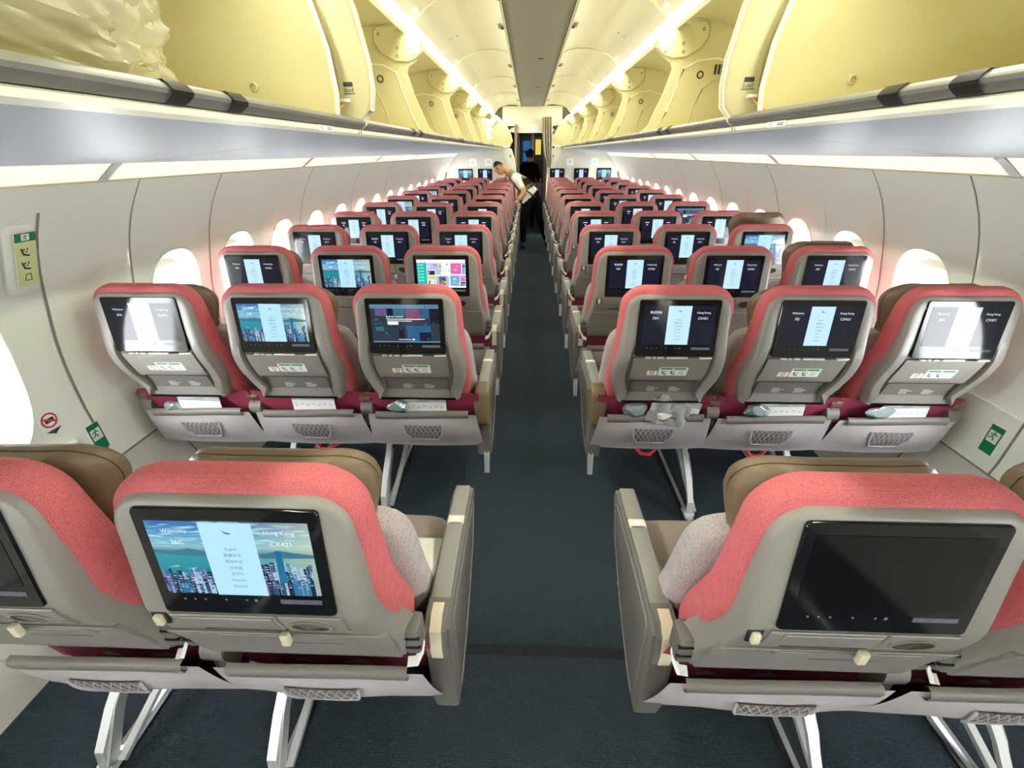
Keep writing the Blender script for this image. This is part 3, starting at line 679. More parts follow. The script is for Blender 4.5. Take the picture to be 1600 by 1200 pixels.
# standard back: literature tablet holder, cup holder, coat hook, tray table with latch
def plate(b, x0, x1, z0, z1, d, m, r=.008, n=6):
    """thin panel standing d proud of the curved seat back"""
    cx, cz = (x0+x1)/2, (z0+z1)/2; W_, H_ = x1-x0, z1-z0
    rows = []
    zs = [z0, z0+.003]+[z0+(z1-z0)*k/n for k in range(1, n)]+[z1-.003, z1]
    for off, ins in ((-.006, 0), (d-.0015, 0), (d, .002)):
        pts = []
        for k in range(n+1): pts.append((x1-ins, z0+ins+(H_-2*ins)*k/n))
        for k in range(n+1): pts.append((x0+ins, z1-ins-(H_-2*ins)*k/n))
        rows.append([(x, yr(z)-off, z) for x, z in pts])
    vs = b.grid(rows, m); ring = vs[-1]; b.bridge(ring, m)
b = MB(); plate(b, -.150, .035, .855, .922, .004, SHELL); plate(b, -.128, .030, .872, .918, .007, SHELL); plate(b, -.115, .035, .858, .863, .0055, DARKP); ME['holder'] = b.build('tablet_holder', 30)
b = MB(); plate(b, .040, .150, .855, .922, .004, SHELL); ME['cuppanel'] = b.build('cup_panel', 30)
b = MB(); cz = .890
def cup(q, s_, d): return [(.090+q*1.25*cos(2*pi*k/20), yr(cz+q*.72*sin(2*pi*k/20))-d, cz+q*.72*sin(2*pi*k/20)+s_) for k in range(20)]
vs = b.grid([cup(.031, 0, .003), cup(.031, 0, .007), cup(.027, 0, .0075), cup(.0262, 0, .0070)], SHELL); k_ = b.mi(mat('cup shade fill', (.045, .032, .018), .25)); f = b.bm.faces.new(vs[-1]); f.material_index = k_; ME['cup'] = b.build('cup_holder', 30)  # flat dark fill stands in for the shade inside the cup hole
b = MB(); zt = .905; b.box((-.172, yr(zt)-.005, zt), (.014, .012, .024), BEIGE, .003, 2); b.box((-.172, yr(zt)-.001, zt), (.028, .004, .032), DARKP, .002, 1); ME['hook'] = b.build('coat_hook')
b = MB(); plate(b, -.206, .206, .680, .838, .006, SHELL, n=8); plate(b, -.105, .150, .806, .834, .009, SHELL); plate(b, -.02, .11, .770, .773, .0075, SHELLD); ME['tray'] = b.build('tray_table', 30)
b = MB(); b.box((.030, yr(.845)-.014, .842), (.016, .012, .030), BEIGE, .003, 2); ME['latch'] = b.build('tray_latch')
for s_, nm in ((-1, 'earL'), (1, 'earR')):
    b = MB(); b.box((s_*.232, .095, .735), (.035, .05, .075), SHELLD, .008, 2)
    for k in range(2): b.box((s_*.236, .070, .725+k*.028), (.03, .006, .004), DARKP)
    ME[nm] = b.build('side_cap')
b = MB(); b.bar([(.232, .10, .745), (.248, .085, .70), (.235, .075, .668), (.215, .08, .655)], .020, .008, WHITEP, (0, .8, .6)); ME['pivot'] = b.build('recline_link')
# exit-row back: upper panel with sticker, darker lower panel, usb strip
b = MB(); plate(b, -.148, .148, .802, .918, -.007, SHELL); ME['xpanel'] = b.build('upper_panel', 30)
b = MB(); plate(b, -.135, .135, .700, .799, -.016, SHELLD); ME['lpanel'] = b.build('lower_panel', 30)
b = MB()
for xa, xb in ((-.105, -.085), (-.078, -.065), (-.058, -.035), (-.025, .055), (.10, .145)): b.box(((xa+xb)/2, .0015, .922), (xb-xa, .010, .006), INKW if xb < 0 else WHITEP, .001, 1)
ME['ports'] = b.build('socket_strip')
def seat_icon(F, x, y, s, m, l):
    F.poly([(x-.9*s, y+.6*s), (x-.6*s, y+.8*s), (x-.1*s, y-.4*s), (x+.9*s, y-.7*s), (x+.8*s, y-1.0*s), (x-.4*s, y-.7*s)], m, l); F.disc(x-.2*s, y+.45*s, .22*s, m, l, 8); F.quad(x, y-.1*s, x+.5*s, y+.1*s, m, l); F.quad(x+.35*s, y+.3*s, x+.6*s, y+.75*s, m, l)
b = MB(); F = Flat(b, (0, yr(.852)+.0062, .852), (1, 0, 0), (0, -(yr(.87)-yr(.834)) * -1, .036))
F.rr(-.062, -.010, .040, .026, .004, STICKER, 1); F.disc(-.062, -.007, .0095, INKR, 2); F.disc(-.062, -.007, .0070, STICKER, 3); F.quad(-.070, -.0085, -.054, -.0055, INKR, 4); F.quad(-.069, -.021, -.055, -.0185, INKR, 2)
F.rr(.018, 0, .112, .046, .004, STICKER, 1); F.quad(-.032, .011, .013, .019, GREEN, 2); F.quad(.021, .011, .066, .019, GREEN, 2); F.quad(.015, .011, .019, .019, GREEN, 2)
for x in (-.016, .018): seat_icon(F, x, -.006, .012, INK, 3)
F.poly([(.042, -.012), (.058, -.012), (.054, .004), (.046, .004)], INK, 3); F.poly([(.044, -.010), (.056, -.010), (.053, .002), (.047, .002)], STICKER, 4)
ME['placard'] = b.build('safety_placard', 0)
rnd = random.Random(2)
for j, x0 in enumerate((-.06, .03)):
    b = MB(); F = Flat(b, (0, yr(.748)+.0152, .748), (1, 0, 0), (0, -(.066-.048)/.06, 1))
    for k in range(4): F.quad(x0, .010-k*.007, x0+.032+rnd.uniform(0, .018)-(.02 if k == 0 else 0), .013-k*.007, INKW, 1)
    ME['smallprint%d' % j] = b.build('printed_notice', 0)
# literature pouch with leather top band and netting pocket
def pouch_pt(x, t):        # t 0 top .. 1 bottom
    z = .600-.195*t; y = .088+.055*t-.028*sin(pi*min(1, t*1.1))*(1-(x/.26)**2)-.004
    return (x*(1+.10*t), y, z-.030*(x/.25)**4*(1-t)*0-.012*t*(1-(x/.25)**2))
b = MB(); xs = [-.238+.0238*k for k in range(21)]
b.grid([[pouch_pt(x, t/10) for x in xs] for t in range(11)], POUCH, False)
b.grid([[(p[0], p[1]+.03, p[2]) for p in [pouch_pt(x, 1) for x in xs]], [pouch_pt(x, 1) for x in xs]], POUCH, False); ME['pouch'] = b.build('literature_pouch', 60)
b = MB(); b.grid([[(x, pouch_pt(x, 0)[1]+dy, .600+dz+.004*sin(x*9)) for x in [-.205+.041*k for k in range(11)]] for dy, dz in ((.004, -.022), (-.007, -.018), (-.011, .0), (-.006, .012), (.006, .014), (.012, .0))], POUCHEDGE, False); ME['pouchedge'] = b.build('pouch_edge', 60)
b = MB(); nx, nz = 16, 7
def net_pt(i, j): 
    t = .26+.42*j/nz; hw_ = .085*(1-.35*(j/nz)**2); x = -hw_+2*hw_*i/nx; p = pouch_pt(x, t); return (p[0], p[1]-.004, p[2])
b.grid([[net_pt(i, j) for i in range(nx+1)] for j in range(nz+1)], NET, False)
for i in range(0, nx+1, 2):
    for q in (-4, 4):
        pts = [Vector(net_pt(min(nx, max(0, i+q*j/nz)), j))-Vector((0, .0015, 0)) for j in range(nz+1)]
        b.bar(pts, .0028, .0015, POUCH, (1, 0, 0))
edge = [net_pt(0, j) for j in range(nz+1)]+[net_pt(i, nz) for i in range(1, nx+1)]+[net_pt(nx, nz-j) for j in range(1, nz+1)]
b.tube([(p[0], p[1]-.001, p[2]) for p in edge], .0035, mat('pouch piping', (.50, .46, .47), .8), 5); ME['net'] = b.build('net_pocket', 40)
# armrests
def arm_mesh():
    b = MB(); prof = [(.145, .668), (.165, .682), (.30, .684), (.60, .672), (.625, .660), (.628, .640), (.56, .53), (.40, .42), (.30, .37), (.20, .33), (.15, .335), (.135, .40), (.138, .55)]
    for off in (0,):
        rings = []
        for x, ins in ((-.031, .008), (-.029, .002), (-.024, 0), (.024, 0), (.029, .002), (.031, .008)):
            cy, cz_ = .36, .53
            rings.append([(x, y+(cy-y)*ins*4, z+(cz_-z)*ins*4) for y, z in prof])
        b.grid(rings, SHELLD, True, True)
    for s_ in (-1, 1):        # recessed side panel edge line
        pts = [(s_*.0318, y+(.36-y)*.16, z+(.53-z)*.16) for y, z in prof]; b.tube(pts+pts[:1], .002, SHELL, 5)
    return b.build('aisle_armrest', 35)
ME['arm'] = arm_mesh()
b = MB(); b.box((0, .30, .689), (.046, .29, .012), SHELL, .004, 2); b.box((0, .53, .682), (.046, .15, .012), SHELL, .004, 2); ME['armtop'] = b.build('arm_pad')
b = MB(); b.box((0, .452, .690), (.046, .035, .010), BEIGE, .002, 1); b.box((0, .452, .695), (.022, .016, .004), STICKER, .001, 1); ME['armbtn'] = b.build('arm_latch')
b = MB(); b.bar([(0, .205, .692), (0, .160, .692), (0, .136, .675), (0, .128, .63), (0, .131, .59)], .048, .008, SHELLD); b.bar([(0, .190, .6965), (0, .160, .696), (0, .132, .678), (0, .124, .63), (0, .127, .592)], .026, .005, BEIGE); ME['armcap'] = b.build('arm_end_cap')
ME['armboot'] = soft_box((.074, .11, .17), .02, LEATHER, lambda p: Vector((p.x*(1+.03*sin(p.z*90)), p.y+.15*p.z, p.z)), 'leather_boot', c=(0, .165, .615))
b = MB(); b.grid([[(sx, y, z) for y, z in ((.13, .36), (.19, .36), (.12, .25))] for sx in (-.012, .012)], ALU, True, True); b.box((0, .30, .345), (.02, .34, .05), SHELLD, .01, 2); ME['spar'] = b.build('side_spar')
def mid_arm():
    b = MB(); b.box((0, .35, .655), (.042, .36, .035), SHELLD, .012, 3); b.tube([(-.026, .145, .60), (.026, .145, .60)], .042, POUCHEDGE, 16); b.tube([(-.024, .13, .665), (.024, .13, .665)], .022, LEATHER, 12); b.box((0, .14, .545), (.045, .05, .06), POUCHEDGE, .012, 2)
    return b.build('middle_armrest', 40)
ME['midarm'] = mid_arm()
b = MB(); b.bar([(0, .10, .02), (0, .115, .09), (0, .19, .17), (0, .28, .24), (0, .345, .31), (0, .37, .375)], .027, .016, ALU); b.bar([(.016, .105, .03), (.016, .20, .165), (.016, .30, .25)], .005, .034, ALUD); ME['leg'] = b.build('leg', 30)
b = MB(); b.bar([(.03, .12, .025), (.035, .36, .11), (.035, .58, .20), (.03, .62, .37)], .022, .016, ALU); ME['brace'] = b.build('leg_brace', 30)
b = MB(); b.box((0, .12, .012), (.04, .08, .022), ALU, .006, 2); b.tube([(-.024, .10, .028), (.024, .10, .028)], .009, ALU, 8); b.tube([(-.022, .135, .035), (.022, .135, .035)], .006, ALUD, 8); ME['foot'] = b.build('floor_fitting')
b = MB(); b.tube([(-.028, yr(1.1)+.115, 1.236), (-.026, yr(1.1)+.11, 1.252), (.026, yr(1.1)+.11, 1.252), (.028, yr(1.1)+.115, 1.236), (-.028, yr(1.1)+.115, 1.236)], .004, DARKP, 6); ME['grip'] = b.build('headrest_grip')

DISP = {}
def display_for(kind, code, row, welcome):
    far = row < 33
    key = (kind, None if far else code, far)
    if key not in DISP: DISP[key] = disp(kind, code, welcome, 'CX421' if row > 33 else '20°C', far)
    return DISP[key]
SX = {'A': -1.524, 'B': -1.016, 'C': -.508, 'H': .508, 'J': 1.016, 'K': 1.524}
POS = {'A': 'left window seat', 'B': 'left middle seat', 'C': 'left aisle seat', 'H': 'right aisle seat', 'J': 'right middle seat', 'K': 'right window seat'}
def row_y(row): return .455 if row == 36 else 1.529+(35-row)*.762
KIND = {(36, 'B'): 'off', (36, 'C'): 'city', (36, 'H'): 'off', (36, 'J'): 'off', (35, 'B'): 'city', (35, 'C'): 'dim', (34, 'B'): 'city', (34, 'C'): 'menu', (33, 'K'): 'city', (31, 'K'): 'dim', (30, 'A'): 'city', (28, 'A'): 'city'}
DESC = {'off': 'blank black screen', 'city': 'harbour city picture on screen', 'dim': 'dimmed menu on screen', 'menu': 'bright teal-sided menu on screen', 'lang': 'dark screen with pale centre panel'}
WEL = {'H': '歡迎登機', 'J': 'Welcome', 'K': 'Welcome', 'A': 'Welcome', 'B': '歡迎登機', 'C': 'Welcome'}
def seat(row, s):
    R = row_y(row); x = SX[s]; kind = KIND.get((row, s), 'lang'); ex = (row == 35); near = row >= 33
    root = empty('airline_seat', (x, R, 0))
    n = 36-row
    tag(root, 'pink-topped %s, %s row from camera, %s' % (POS[s], ORD[n], DESC[kind]), 'airline seat', 'three-abreast cabin seats')
    def P(k, par=root, loc=None, nm=None): return obj(nm or ME[k].name.split('.')[0], ME[k], par, loc)
    P('shell_exit' if ex else 'shell_std'); P('cover')
    dz = {(33, 'K'): .100, (34, 'K'): .045, (36, 'J'): .008, (35, 'K'): .022, (35, 'A'): .01}.get((row, s), 0)
    h = P('headrest', loc=(0, 0, dz) if dz else None); P('stitch', h)
    if (row, s) == (33, 'K'): P('grip', h, (0, 0, -.112))
    P('lumbar'); P('cushion'); P('pan')
    sc_ = P('bezel'); obj('display', display_for(kind, '%d%s' % (row, s), row, WEL[s]), sc_)
    if ex:
        P('xpanel'); P('lpanel'); P('ports')['kind'] = 'stuff'; P('placard'); P('smallprint0'); P('smallprint1')
    else:
        P('holder'); c = P('cuppanel'); P('cup', c); P('hook'); t = P('tray'); P('latch', t); P('earL'); P('earR')
        l = P('pivot')
        if s in 'HJK': l.scale = (-1, 1, 1)
    P('skirt'); q = P('pouch'); P('pouchedge', q); P('net', q)
    if row == 35 and s in 'BHJ': P('strap')
    out = {'C': .263, 'H': -.240}.get(s)
    if out is not None:
        a = P('arm', loc=(out, 0, 0)); P('armtop', a); P('armbtn', a); P('armboot' if row == 35 else 'armcap', a)
        if row < 36: P('spar', loc=(out+(.01 if out > 0 else -.01), 0, 0))
    for dx in {'A': (-.25, .254), 'B': (.254,), 'C': (), 'H': (), 'J': (-.254,), 'K': (-.254, .25)}[s]: P('midarm', loc=(dx, 0, 0))
    if s == 'J' and row == 36: P('midarm', loc=(.254, 0, 0))
    lx = {'B': -.254, 'C': -.254, 'H': .254, 'J': .254}.get(s)
    if lx is not None:
        l = P('leg', loc=(lx, 0, 0)); P('brace', l); P('foot', l)
    return root
seats = {}
for row in range(36, 24, -1):
    for s in 'ABCHJK':
        if row == 36 and s in 'AK': continue
        seats[row, s] = seat(row, s)

# ------------------------------------------------------------------ things in the pouches and on the seats
def card(x, y, z, rot, label):
    b = MB(); b.box((0, 0, 0), (.19, .003, .10), PAPER, .001, 1)
    F = Flat(b, (0, -.0017, 0), (1, 0, 0), (0, 0, 1)); F.quad(-.094, .026, .094, .049, PAPERG, 1); F.text('A321neo', .055, .031, .017, PAPER, 2); F.quad(-.088, .036, -.02, .039, PAPER, 2)
    for k in range(7): F.rr(-.075+k*.025, .002+.004*(k % 2), .014, .010, .002, INKW, 2)
    for k in range(5): F.quad(-.085+k*.035, .016, -.06+k*.035, .018, INKW, 2)
    o = obj('safety_card', b.build('safety_card', 0), None, (x, y, z)); o.rotation_euler = rot
    tag(o, label, 'card', 'safety cards in the pouches'); return o
def crumple(name, x, y, z, size, m, seed, label, m2=None):
    b = MB(); g = bmesh.ops.create_icosphere(b.bm, subdivisions=4, radius=1); rnd = random.Random(seed)
    dirs = [Vector((rnd.gauss(0, 1), rnd.gauss(0, 1), rnd.gauss(0, 1))).normalized() for _ in range(34)]; hs = [rnd.uniform(.55, 1.0) for _ in dirs]
    for v in b.bm.verts:
        d = v.co.normalized(); r = min(h/max(.15, d.dot(q)) for h, q in zip(hs, dirs) if d.dot(q) > .15)
        v.co = Vector((d.x*size[0], d.y*size[1], d.z*size[2]))*min(r, 1.15)
    b.mi(m); k2 = b.mi(m2) if m2 else 0
    for f in b.bm.faces: f.material_index = k2 if m2 and f.calc_center_median().z < -.25*size[2] else 0
    o = obj(name, b.build(name, 12), None, (x, y, z)); tag(o, label, 'headset pack', 'wrapped packs in the pouches'); return o
R35 = row_y(35); yp = R35+.092; zc = .632
card(SX['A']+.02, yp, zc-.005, (-.02, .03, 0), 'white safety card in the pouch of the left window seat, second row')
card(SX['B']+.03, yp, zc+.005, (-.02, 0, 0), 'white safety card alone in the pouch of the left middle seat')
card(SX['C']+.015, yp, zc, (-.02, -.01, 0), 'white safety card in the left aisle pouch beside the green pack')
card(SX['H']+.09, yp, zc, (-.02, .18, .0), 'safety card tilted inside the crumpled bag in the right aisle pouch')
card(SX['J']+.02, yp, zc, (-.02, -.02, 0), 'white safety card in the pouch of the right middle seat')
card(SX['K']+.02, yp, zc, (-.02, -.03, 0), 'white safety card in the pouch of the right window seat, second row')
crumple('headset_pack', SX['A']-.11, yp-.008, .628, (.05, .022, .030), FOIL, 1, 'small clear wrapped pack in the left window seat pouch')
crumple('headset_pack', SX['C']-.10, yp-.012, .640, (.062, .026, .042), FOIL, 2, 'foil and green wrapped pack in the left aisle seat pouch', FOILG)
crumple('headset_pack', SX['H']-.10, yp-.012, .637, (.062, .026, .046), FOIL, 3, 'pale blue foil pack in the right aisle seat pouch')
crumple('headset_pack', SX['J']-.085, yp-.012, .642, (.075, .026, .046), FOIL, 4, 'foil and green wrapped pack in the right middle seat pouch', FOILG)
crumple('headset_pack', SX['K']-.09, yp-.012, .640, (.075, .026, .042), FOIL, 6, 'foil and green wrapped pack in the right window seat pouch', FOILG)
crumple('headset_pack', SX['C']-.12, row_y(34)+.075, .640, (.03, .02, .03), WHITEP, 8, 'small white pack in the left aisle pouch, third row')
crumple('headset_pack', SX['H']+.02, row_y(33)+.075, .640, (.05, .02, .03), FOIL, 9, 'small foil pack in the right aisle pouch, fourth row')
b = MB(); rnd = random.Random(4)
g = [[(-.085+.17*i/10+.02*j/8, .006*sin(i*1.7+j)+.004*rnd.uniform(-1, 1), -.045+.11*j/8-.0045*i+(.03 if i in (2, 3, 4) else 0)*j/8) for i in range(11)] for j in range(9)]
b.grid(g, mat('clear sachet', (.72, .74, .74), .15, bump=('noise', 30, .8)), False)
bmesh.ops.solidify(b.bm, geom=b.bm.faces[:], thickness=.004); o = obj('plastic_sachet', b.build('plastic_sachet', 40), None, (SX['H']+.04, yp-.020, .640)); tag(o, 'crumpled clear plastic bag sticking out of the right aisle seat pouch', 'bag')
crumple('tissue', SX['H']+.03, yp-.030, .622, (.04, .012, .018), PILLOW, 12, 'crumpled white tissue in the right aisle seat pouch')['category'] = 'tissue'
def pillow(x, y, z, rot, size, label, group='white pillows'):
    me = soft_box(size, .03, PILLOW, lambda p: Vector((p.x, p.y, p.z*(1.05-.75*max(abs(p.x)/size[0]*2, abs(p.y)/size[1]*2)**3))), 'pillow')
    o = obj('pillow', me, None, (x, y, z)); o.rotation_euler = rot; tag(o, label, 'pillow', group); return o
pillow(SX['C']+.10, .455+.36, .605, (-.35, .1, .1), (.34, .24, .11), 'white pillow lying on the nearest left aisle seat')
pillow(SX['B']+.14, .455+.36, .605, (-.35, .1, .0), (.30, .24, .11), 'white pillow lying on the nearest left middle seat')
for k, (yy, zz) in enumerate(((8.9, 1.75), (8.9, 1.86), (8.92, 1.97), (8.86, 2.07))):
    pillow(-.92, yy, zz, (0, .1*(k % 2), .3*k), (.34, .40, .14), 'white pillow in the far left bin, %s from the bottom of the pile' % ORD[k])
# big crinkled bag in the nearest left bin
b = MB(); bmesh.ops.create_icosphere(b.bm, subdivisions=6, radius=1)
from mathutils import noise as NZ
for v in b.bm.verts:
    p = v.co.normalized(); k = 1+.16*NZ.noise(p*1.7)+.07*abs(NZ.noise(p*5.0+Vector((3, 1, 2))))+.035*abs(NZ.noise(Vector((p.x*14+p.z*9, p.y*4, p.z*9))))
    v.co = Vector((p.x*.31*k, p.y*.46*k, (abs(p.z)**.85*(1 if p.z > 0 else -1))*.125*k-.035*p.y))
for f in b.bm.faces: f.material_index = b.mi(PLASTIC)
o = obj('plastic_bag', b.build('plastic_bag', 40), None, (-.93, .64, 1.825)); tag(o, 'clear crinkled plastic bag of bedding in the nearest left overhead bin', 'bag')

# ------------------------------------------------------------------ wall signs
def wall_plate(name, side, y, z, w_, h_, draw, label, lean=0.0):
    b = MB(); n = Vector((-side, 0, 0)); dz = .02; t = Vector((side*(wx(z+dz)-wx(z-dz)), lean*2*dz, 2*dz)).normalized(); ex = Vector((0, -side*-1 if side < 0 else -1, 0))
    ex = Vector((0, 1, 0)) if side < 0 else Vector((0, -1, 0))
    o = Vector((side*(wx(z)-.003), y, z)); F = Flat(b, (0, 0, 0), ex, t); draw(F, w_, h_)
    N = ex.cross(t); ring = [(x, q) for x, q in rrect(w_, h_, .003, 2)]
    b.grid([[F.p(x, q, -14) for x, q in ring], [F.p(x, q, .5) for x, q in ring]], STICKER)
    ob = obj(name, b.build(name, 0), None, o); tag(ob, label, 'sign'); return ob
def man(F, x, y, s, m, l):
    F.disc(x+.15*s, y+.85*s, .2*s, m, l, 10)
    for a, c in (((.1, .6), (-.15, 0)), ((-.15, 0), (.25, -.35)), ((.25, -.35), (.15, -.85)), ((-.15, 0), (-.35, -.45)), ((-.35, -.45), (-.8, -.5)), ((.1, .55), (.5, .3)), ((.5, .3), (.75, .5)), ((.05, .55), (-.4, .5)), ((-.4, .5), (-.6, .15))):
        d = Vector((c[0]-a[0], c[1]-a[1])).normalized()*.12; F.poly([(x+(a[0]-d.y)*s, y+(a[1]+d.x)*s), (x+(a[0]+d.y)*s, y+(a[1]-d.x)*s), (x+(c[0]+d.y)*s, y+(c[1]-d.x)*s), (x+(c[0]-d.y)*s, y+(c[1]+d.x)*s)], m, l)
def d_exit(F, w_, h_):
    F.rr(0, 0, w_, h_, .003, GREEN, 1); F.quad(-w_/2+.006, -.012, w_/2-.006, h_/2-.024, STICKER, 2); man(F, -.002, .016, .020, GREEN, 3)
for side, nm in ((-1, 'left'), (1, 'right')):
    wall_plate('exit_sign', side, 1.456 if side < 0 else 1.535, .565, .055, .125, d_exit, 'green running man exit sign low on the %s wall' % nm)
def d_instr(F, w_, h_):
    F.rr(0, 0, w_, h_, .003, STICKY, 1); F.quad(-w_/2, h_/2-.03, w_/2, h_/2, GREEN, 2); F.rr(.0, h_/2-.015, .026, .022, .002, STICKER, 3); man(F, 0, h_/2-.016, .009, GREEN, 4)
    for y in (.028, -.020): seat_icon(F, -.004, y, .017, INK, 3)
    F.poly([(-.012, -.075), (.012, -.075), (.010, -.05), (-.008, -.05)], INK, 3); F.poly([(-.009, -.072), (.009, -.072), (.007, -.053), (-.006, -.053)], STICKY, 4)
wall_plate('exit_instructions', -1, 1.40, 1.315, .068, .185, d_instr, 'yellow exit instruction strip with green header on the left wall panel').location.x += .034
def d_nobag(F, w_, h_):
    F.rr(0, 0, w_, h_, .002, STICKER, 1); F.disc(0, .014, .030, INKR, 2, 20); F.disc(0, .014, .023, STICKER, 3, 20); F.rr(0, .014, .034, .018, .003, INK, 4); F.poly([(-.024, .024), (-.019, .030), (.024, .004), (.019, -.002)], INKR, 5); F.poly([(-.030, -.026), (.030, -.026), (0, -.046)], INK, 2)
wall_plate('no_baggage_sign', -1, 1.33, .715, .085, .105, d_nobag, 'white sign with red crossed-out bag circle on the left exit door')

# ------------------------------------------------------------------ front bulkhead, doorway, galley
YBK = YF+.10
for side, nm in ((-1, 'left'), (1, 'right')):
    b = MB(); pr = [(.30, 0), (.315, .9), (.335, 1.25), (.36, 1.48), (.42, 1.66), (.50, 1.70), (.62, 1.665), (1.5, 1.60), (1.60, 1.53), (1.68, 1.42), (1.75, 1.28), (1.80, 1.12), (1.842, .95), (1.862, .7), (1.85, .43), (1.73, .1), (1.70, 0)]
    b.grid([[(side*x, y, z) for x, z in pr] for y in (YF, YF+.06)], BULK); f = b.bm.faces.new([b.bm.verts.new((side*x, YF, z)) for x, z in pr]); f.material_index = 0
    b.tube([(side*x, YF, z) for x, z in pr[:6]], .012, CREAML, 6)
    wbk = struct(obj('wall_front_'+nm, b.build('wall_front_'+nm, 30)))
    b = MB(); b.tube([(side*.44, YF-.02, 1.54), (side*.44, YF+.001, 1.54)], .022, mat('bulkhead stud', (.22, .20, .15), .5), 12); obj('coat_stud', b.build('coat_stud'), wbk)
    # headliner block above the bulkhead, rounded towards the aisle
    b = MB(); pr = [(.58, 1.70), (.44, 1.72), (.40, 1.80), (.43, 1.92), (.52, 2.08), (.70, 2.24), (.82, 2.27), (1.2, 2.24), (1.38, 1.9), (1.36, 1.68)]
    b.grid([[(side*x, y, z) for x, z in pr] for y in (YF-.02, YF+.12)], CREAM, True, True); b.tube([(side*x, YF-.022, z) for x, z in pr[:7]], .014, CREAML, 6)
    struct(obj('trim_%d' % (5 if side < 0 else 6), b.build('bin_end_cap', 30)))
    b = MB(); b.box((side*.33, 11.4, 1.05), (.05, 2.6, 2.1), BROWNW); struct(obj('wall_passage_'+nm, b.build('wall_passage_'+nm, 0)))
    xs = ((-1.386, 'off-white' , 'city'), (-.975, '', 'lang')) if side < 0 else ((.53, '', 'lang'), (1.03, '', 'lang'), (1.50, '', 'city'))
    for k, (x, _, kd) in enumerate(xs):
        root = empty('bulkhead_screen', (x, YF, 1.20)); b = MB(); o_ = rrect(.30, .22, .008, 2)
        vs = b.grid([[(a, -d, c) for a, c in o_] for d in (0, .012)], BLACK); f = b.bm.faces.new(vs[-1]); f.material_index = 0; obj('screen', b.build('screen', 30), root)
        me = display_for(kd, None, 20, '').copy(); me.transform(Matrix.Translation((0, -.013, 0)) @ Matrix.Rotation(math.atan2(.026, .211), 4, 'X') @ Matrix.Translation(-SO)); obj('display', me, root)
        tag(root, 'screen on the far %s bulkhead, %s from the aisle' % (nm, ['second', 'first'][k] if side < 0 else ORD[k]), 'screen', 'screens on the far bulkhead')
    for k, x in enumerate((-1.22, -.90) if side < 0 else (.79, 1.29)):
        b = MB(); b.box((0, 0, 0), (.15, .004, .14), STICKER, .001, 1); F = Flat(b, (0, -.0022, 0), (1, 0, 0), (0, 0, 1)); F.disc(0, 0, .03, INKW, 1)
        o = obj('bulkhead_placard', b.build('bulkhead_placard', 0), None, (x, YF-.003, 1.43)); tag(o, 'pale square notice on the far %s bulkhead, %s' % (nm, 'nearer the wall' if (k == 0) == (side < 0) else 'nearer the aisle'), 'notice')
b = MB(); pr = [(-.50, 1.98), (-.42, 2.04), (-.25, 2.09), (.25, 2.09), (.42, 2.04), (.50, 1.98), (.30, 1.955), (-.30, 1.955)]
b.grid([[(x, y, z) for x, z in pr] for y in (YF+.08, YF+.2)], CREAML, True, True); b.box((0, YF+.14, 2.25), (1.2, .04, .34), CREAML); hd = struct(obj('trim_7', b.build('doorway_header', 30)))
b = MB(); b.box((0, 0, 0), (.16, .012, .055), E_SIGN, .004, 1); F = Flat(b, (0, -.0065, 0), (1, 0, 0), (0, 0, 1))
man(F, -.035, .0, .016, E_TOWER, 2); F.poly([(.02, -.015), (.05, -.015), (.05, -.008), (.03, -.008), (.03, .008), (.05, .008), (.05, .015), (.02, .015)], E_TOWER, 2); F.quad(-.07, -.015, -.06, .015, E_TOWER, 2); F.quad(.062, -.015, .07, .015, E_TOWER, 2)
o = obj('lavatory_sign', b.build('lavatory_sign', 0), None, (.02, YF+.07, 2.035)); tag(o, 'lit white and blue sign above the far doorway', 'sign')
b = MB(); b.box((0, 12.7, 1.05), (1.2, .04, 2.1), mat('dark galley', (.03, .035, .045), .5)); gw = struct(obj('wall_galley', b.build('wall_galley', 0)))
b = MB(); b.box((-.12, 12.66, 1.55), (.20, .02, .62), E_GBLUE); b.box((-.12, 12.645, 1.62), (.20, .01, .03), DARKP); b.box((-.12, 12.645, 1.38), (.20, .01, .03), DARKP); obj('galley_panel', b.build('galley_panel', 0), gw)
b = MB(); b.box((.03, 12.6, 1.05), (.06, .06, 2.1), mat('galley post', (.30, .27, .23), .5)); obj('galley_post', b.build('galley_post', 0), gw)
b = MB(); b.box((.17, 12.65, 1.72), (.14, .02, .34), E_GYEL); obj('lit_cupboard', b.build('lit_cupboard', 0), gw)  # yellow light on this panel is put into its own emission
b = MB(); b.box((0, 0, 0), (.22, .45, .9), mat('steel galley unit', (.40, .40, .40), .35, .4), .01, 2); b.box((0, -.1, .50), (.14, .10, .12), ALU, .01, 2); b.box((0, -.23, .2), (.16, .01, .05), ALUD, .003, 1); b.box((0, -.23, -.1), (.16, .01, .05), ALUD, .003, 1); o = obj('galley_trolley', b.build('galley_trolley'), None, (.19, 12.2, .45)); tag(o, 'grey steel galley trolley beyond the far doorway', 'trolley')
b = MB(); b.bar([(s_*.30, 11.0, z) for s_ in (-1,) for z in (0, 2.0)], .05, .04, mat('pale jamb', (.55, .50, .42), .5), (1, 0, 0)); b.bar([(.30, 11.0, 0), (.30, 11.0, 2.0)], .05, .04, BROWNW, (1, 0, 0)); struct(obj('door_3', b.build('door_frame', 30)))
b = MB(); n = 28; rings = []
for j, (z, x0, x1) in enumerate(((2.22, .20, .40), (2.0, .20, .41), (1.8, .21, .42), (1.6, .24, .42), (1.45, .29, .41), (1.38, .33, .40), (1.32, .34, .39))):
    rings.append([(x0+(x1-x0)*i/n, YF-.07+.045*sin(i*.95), z) for i in range(n+1)])
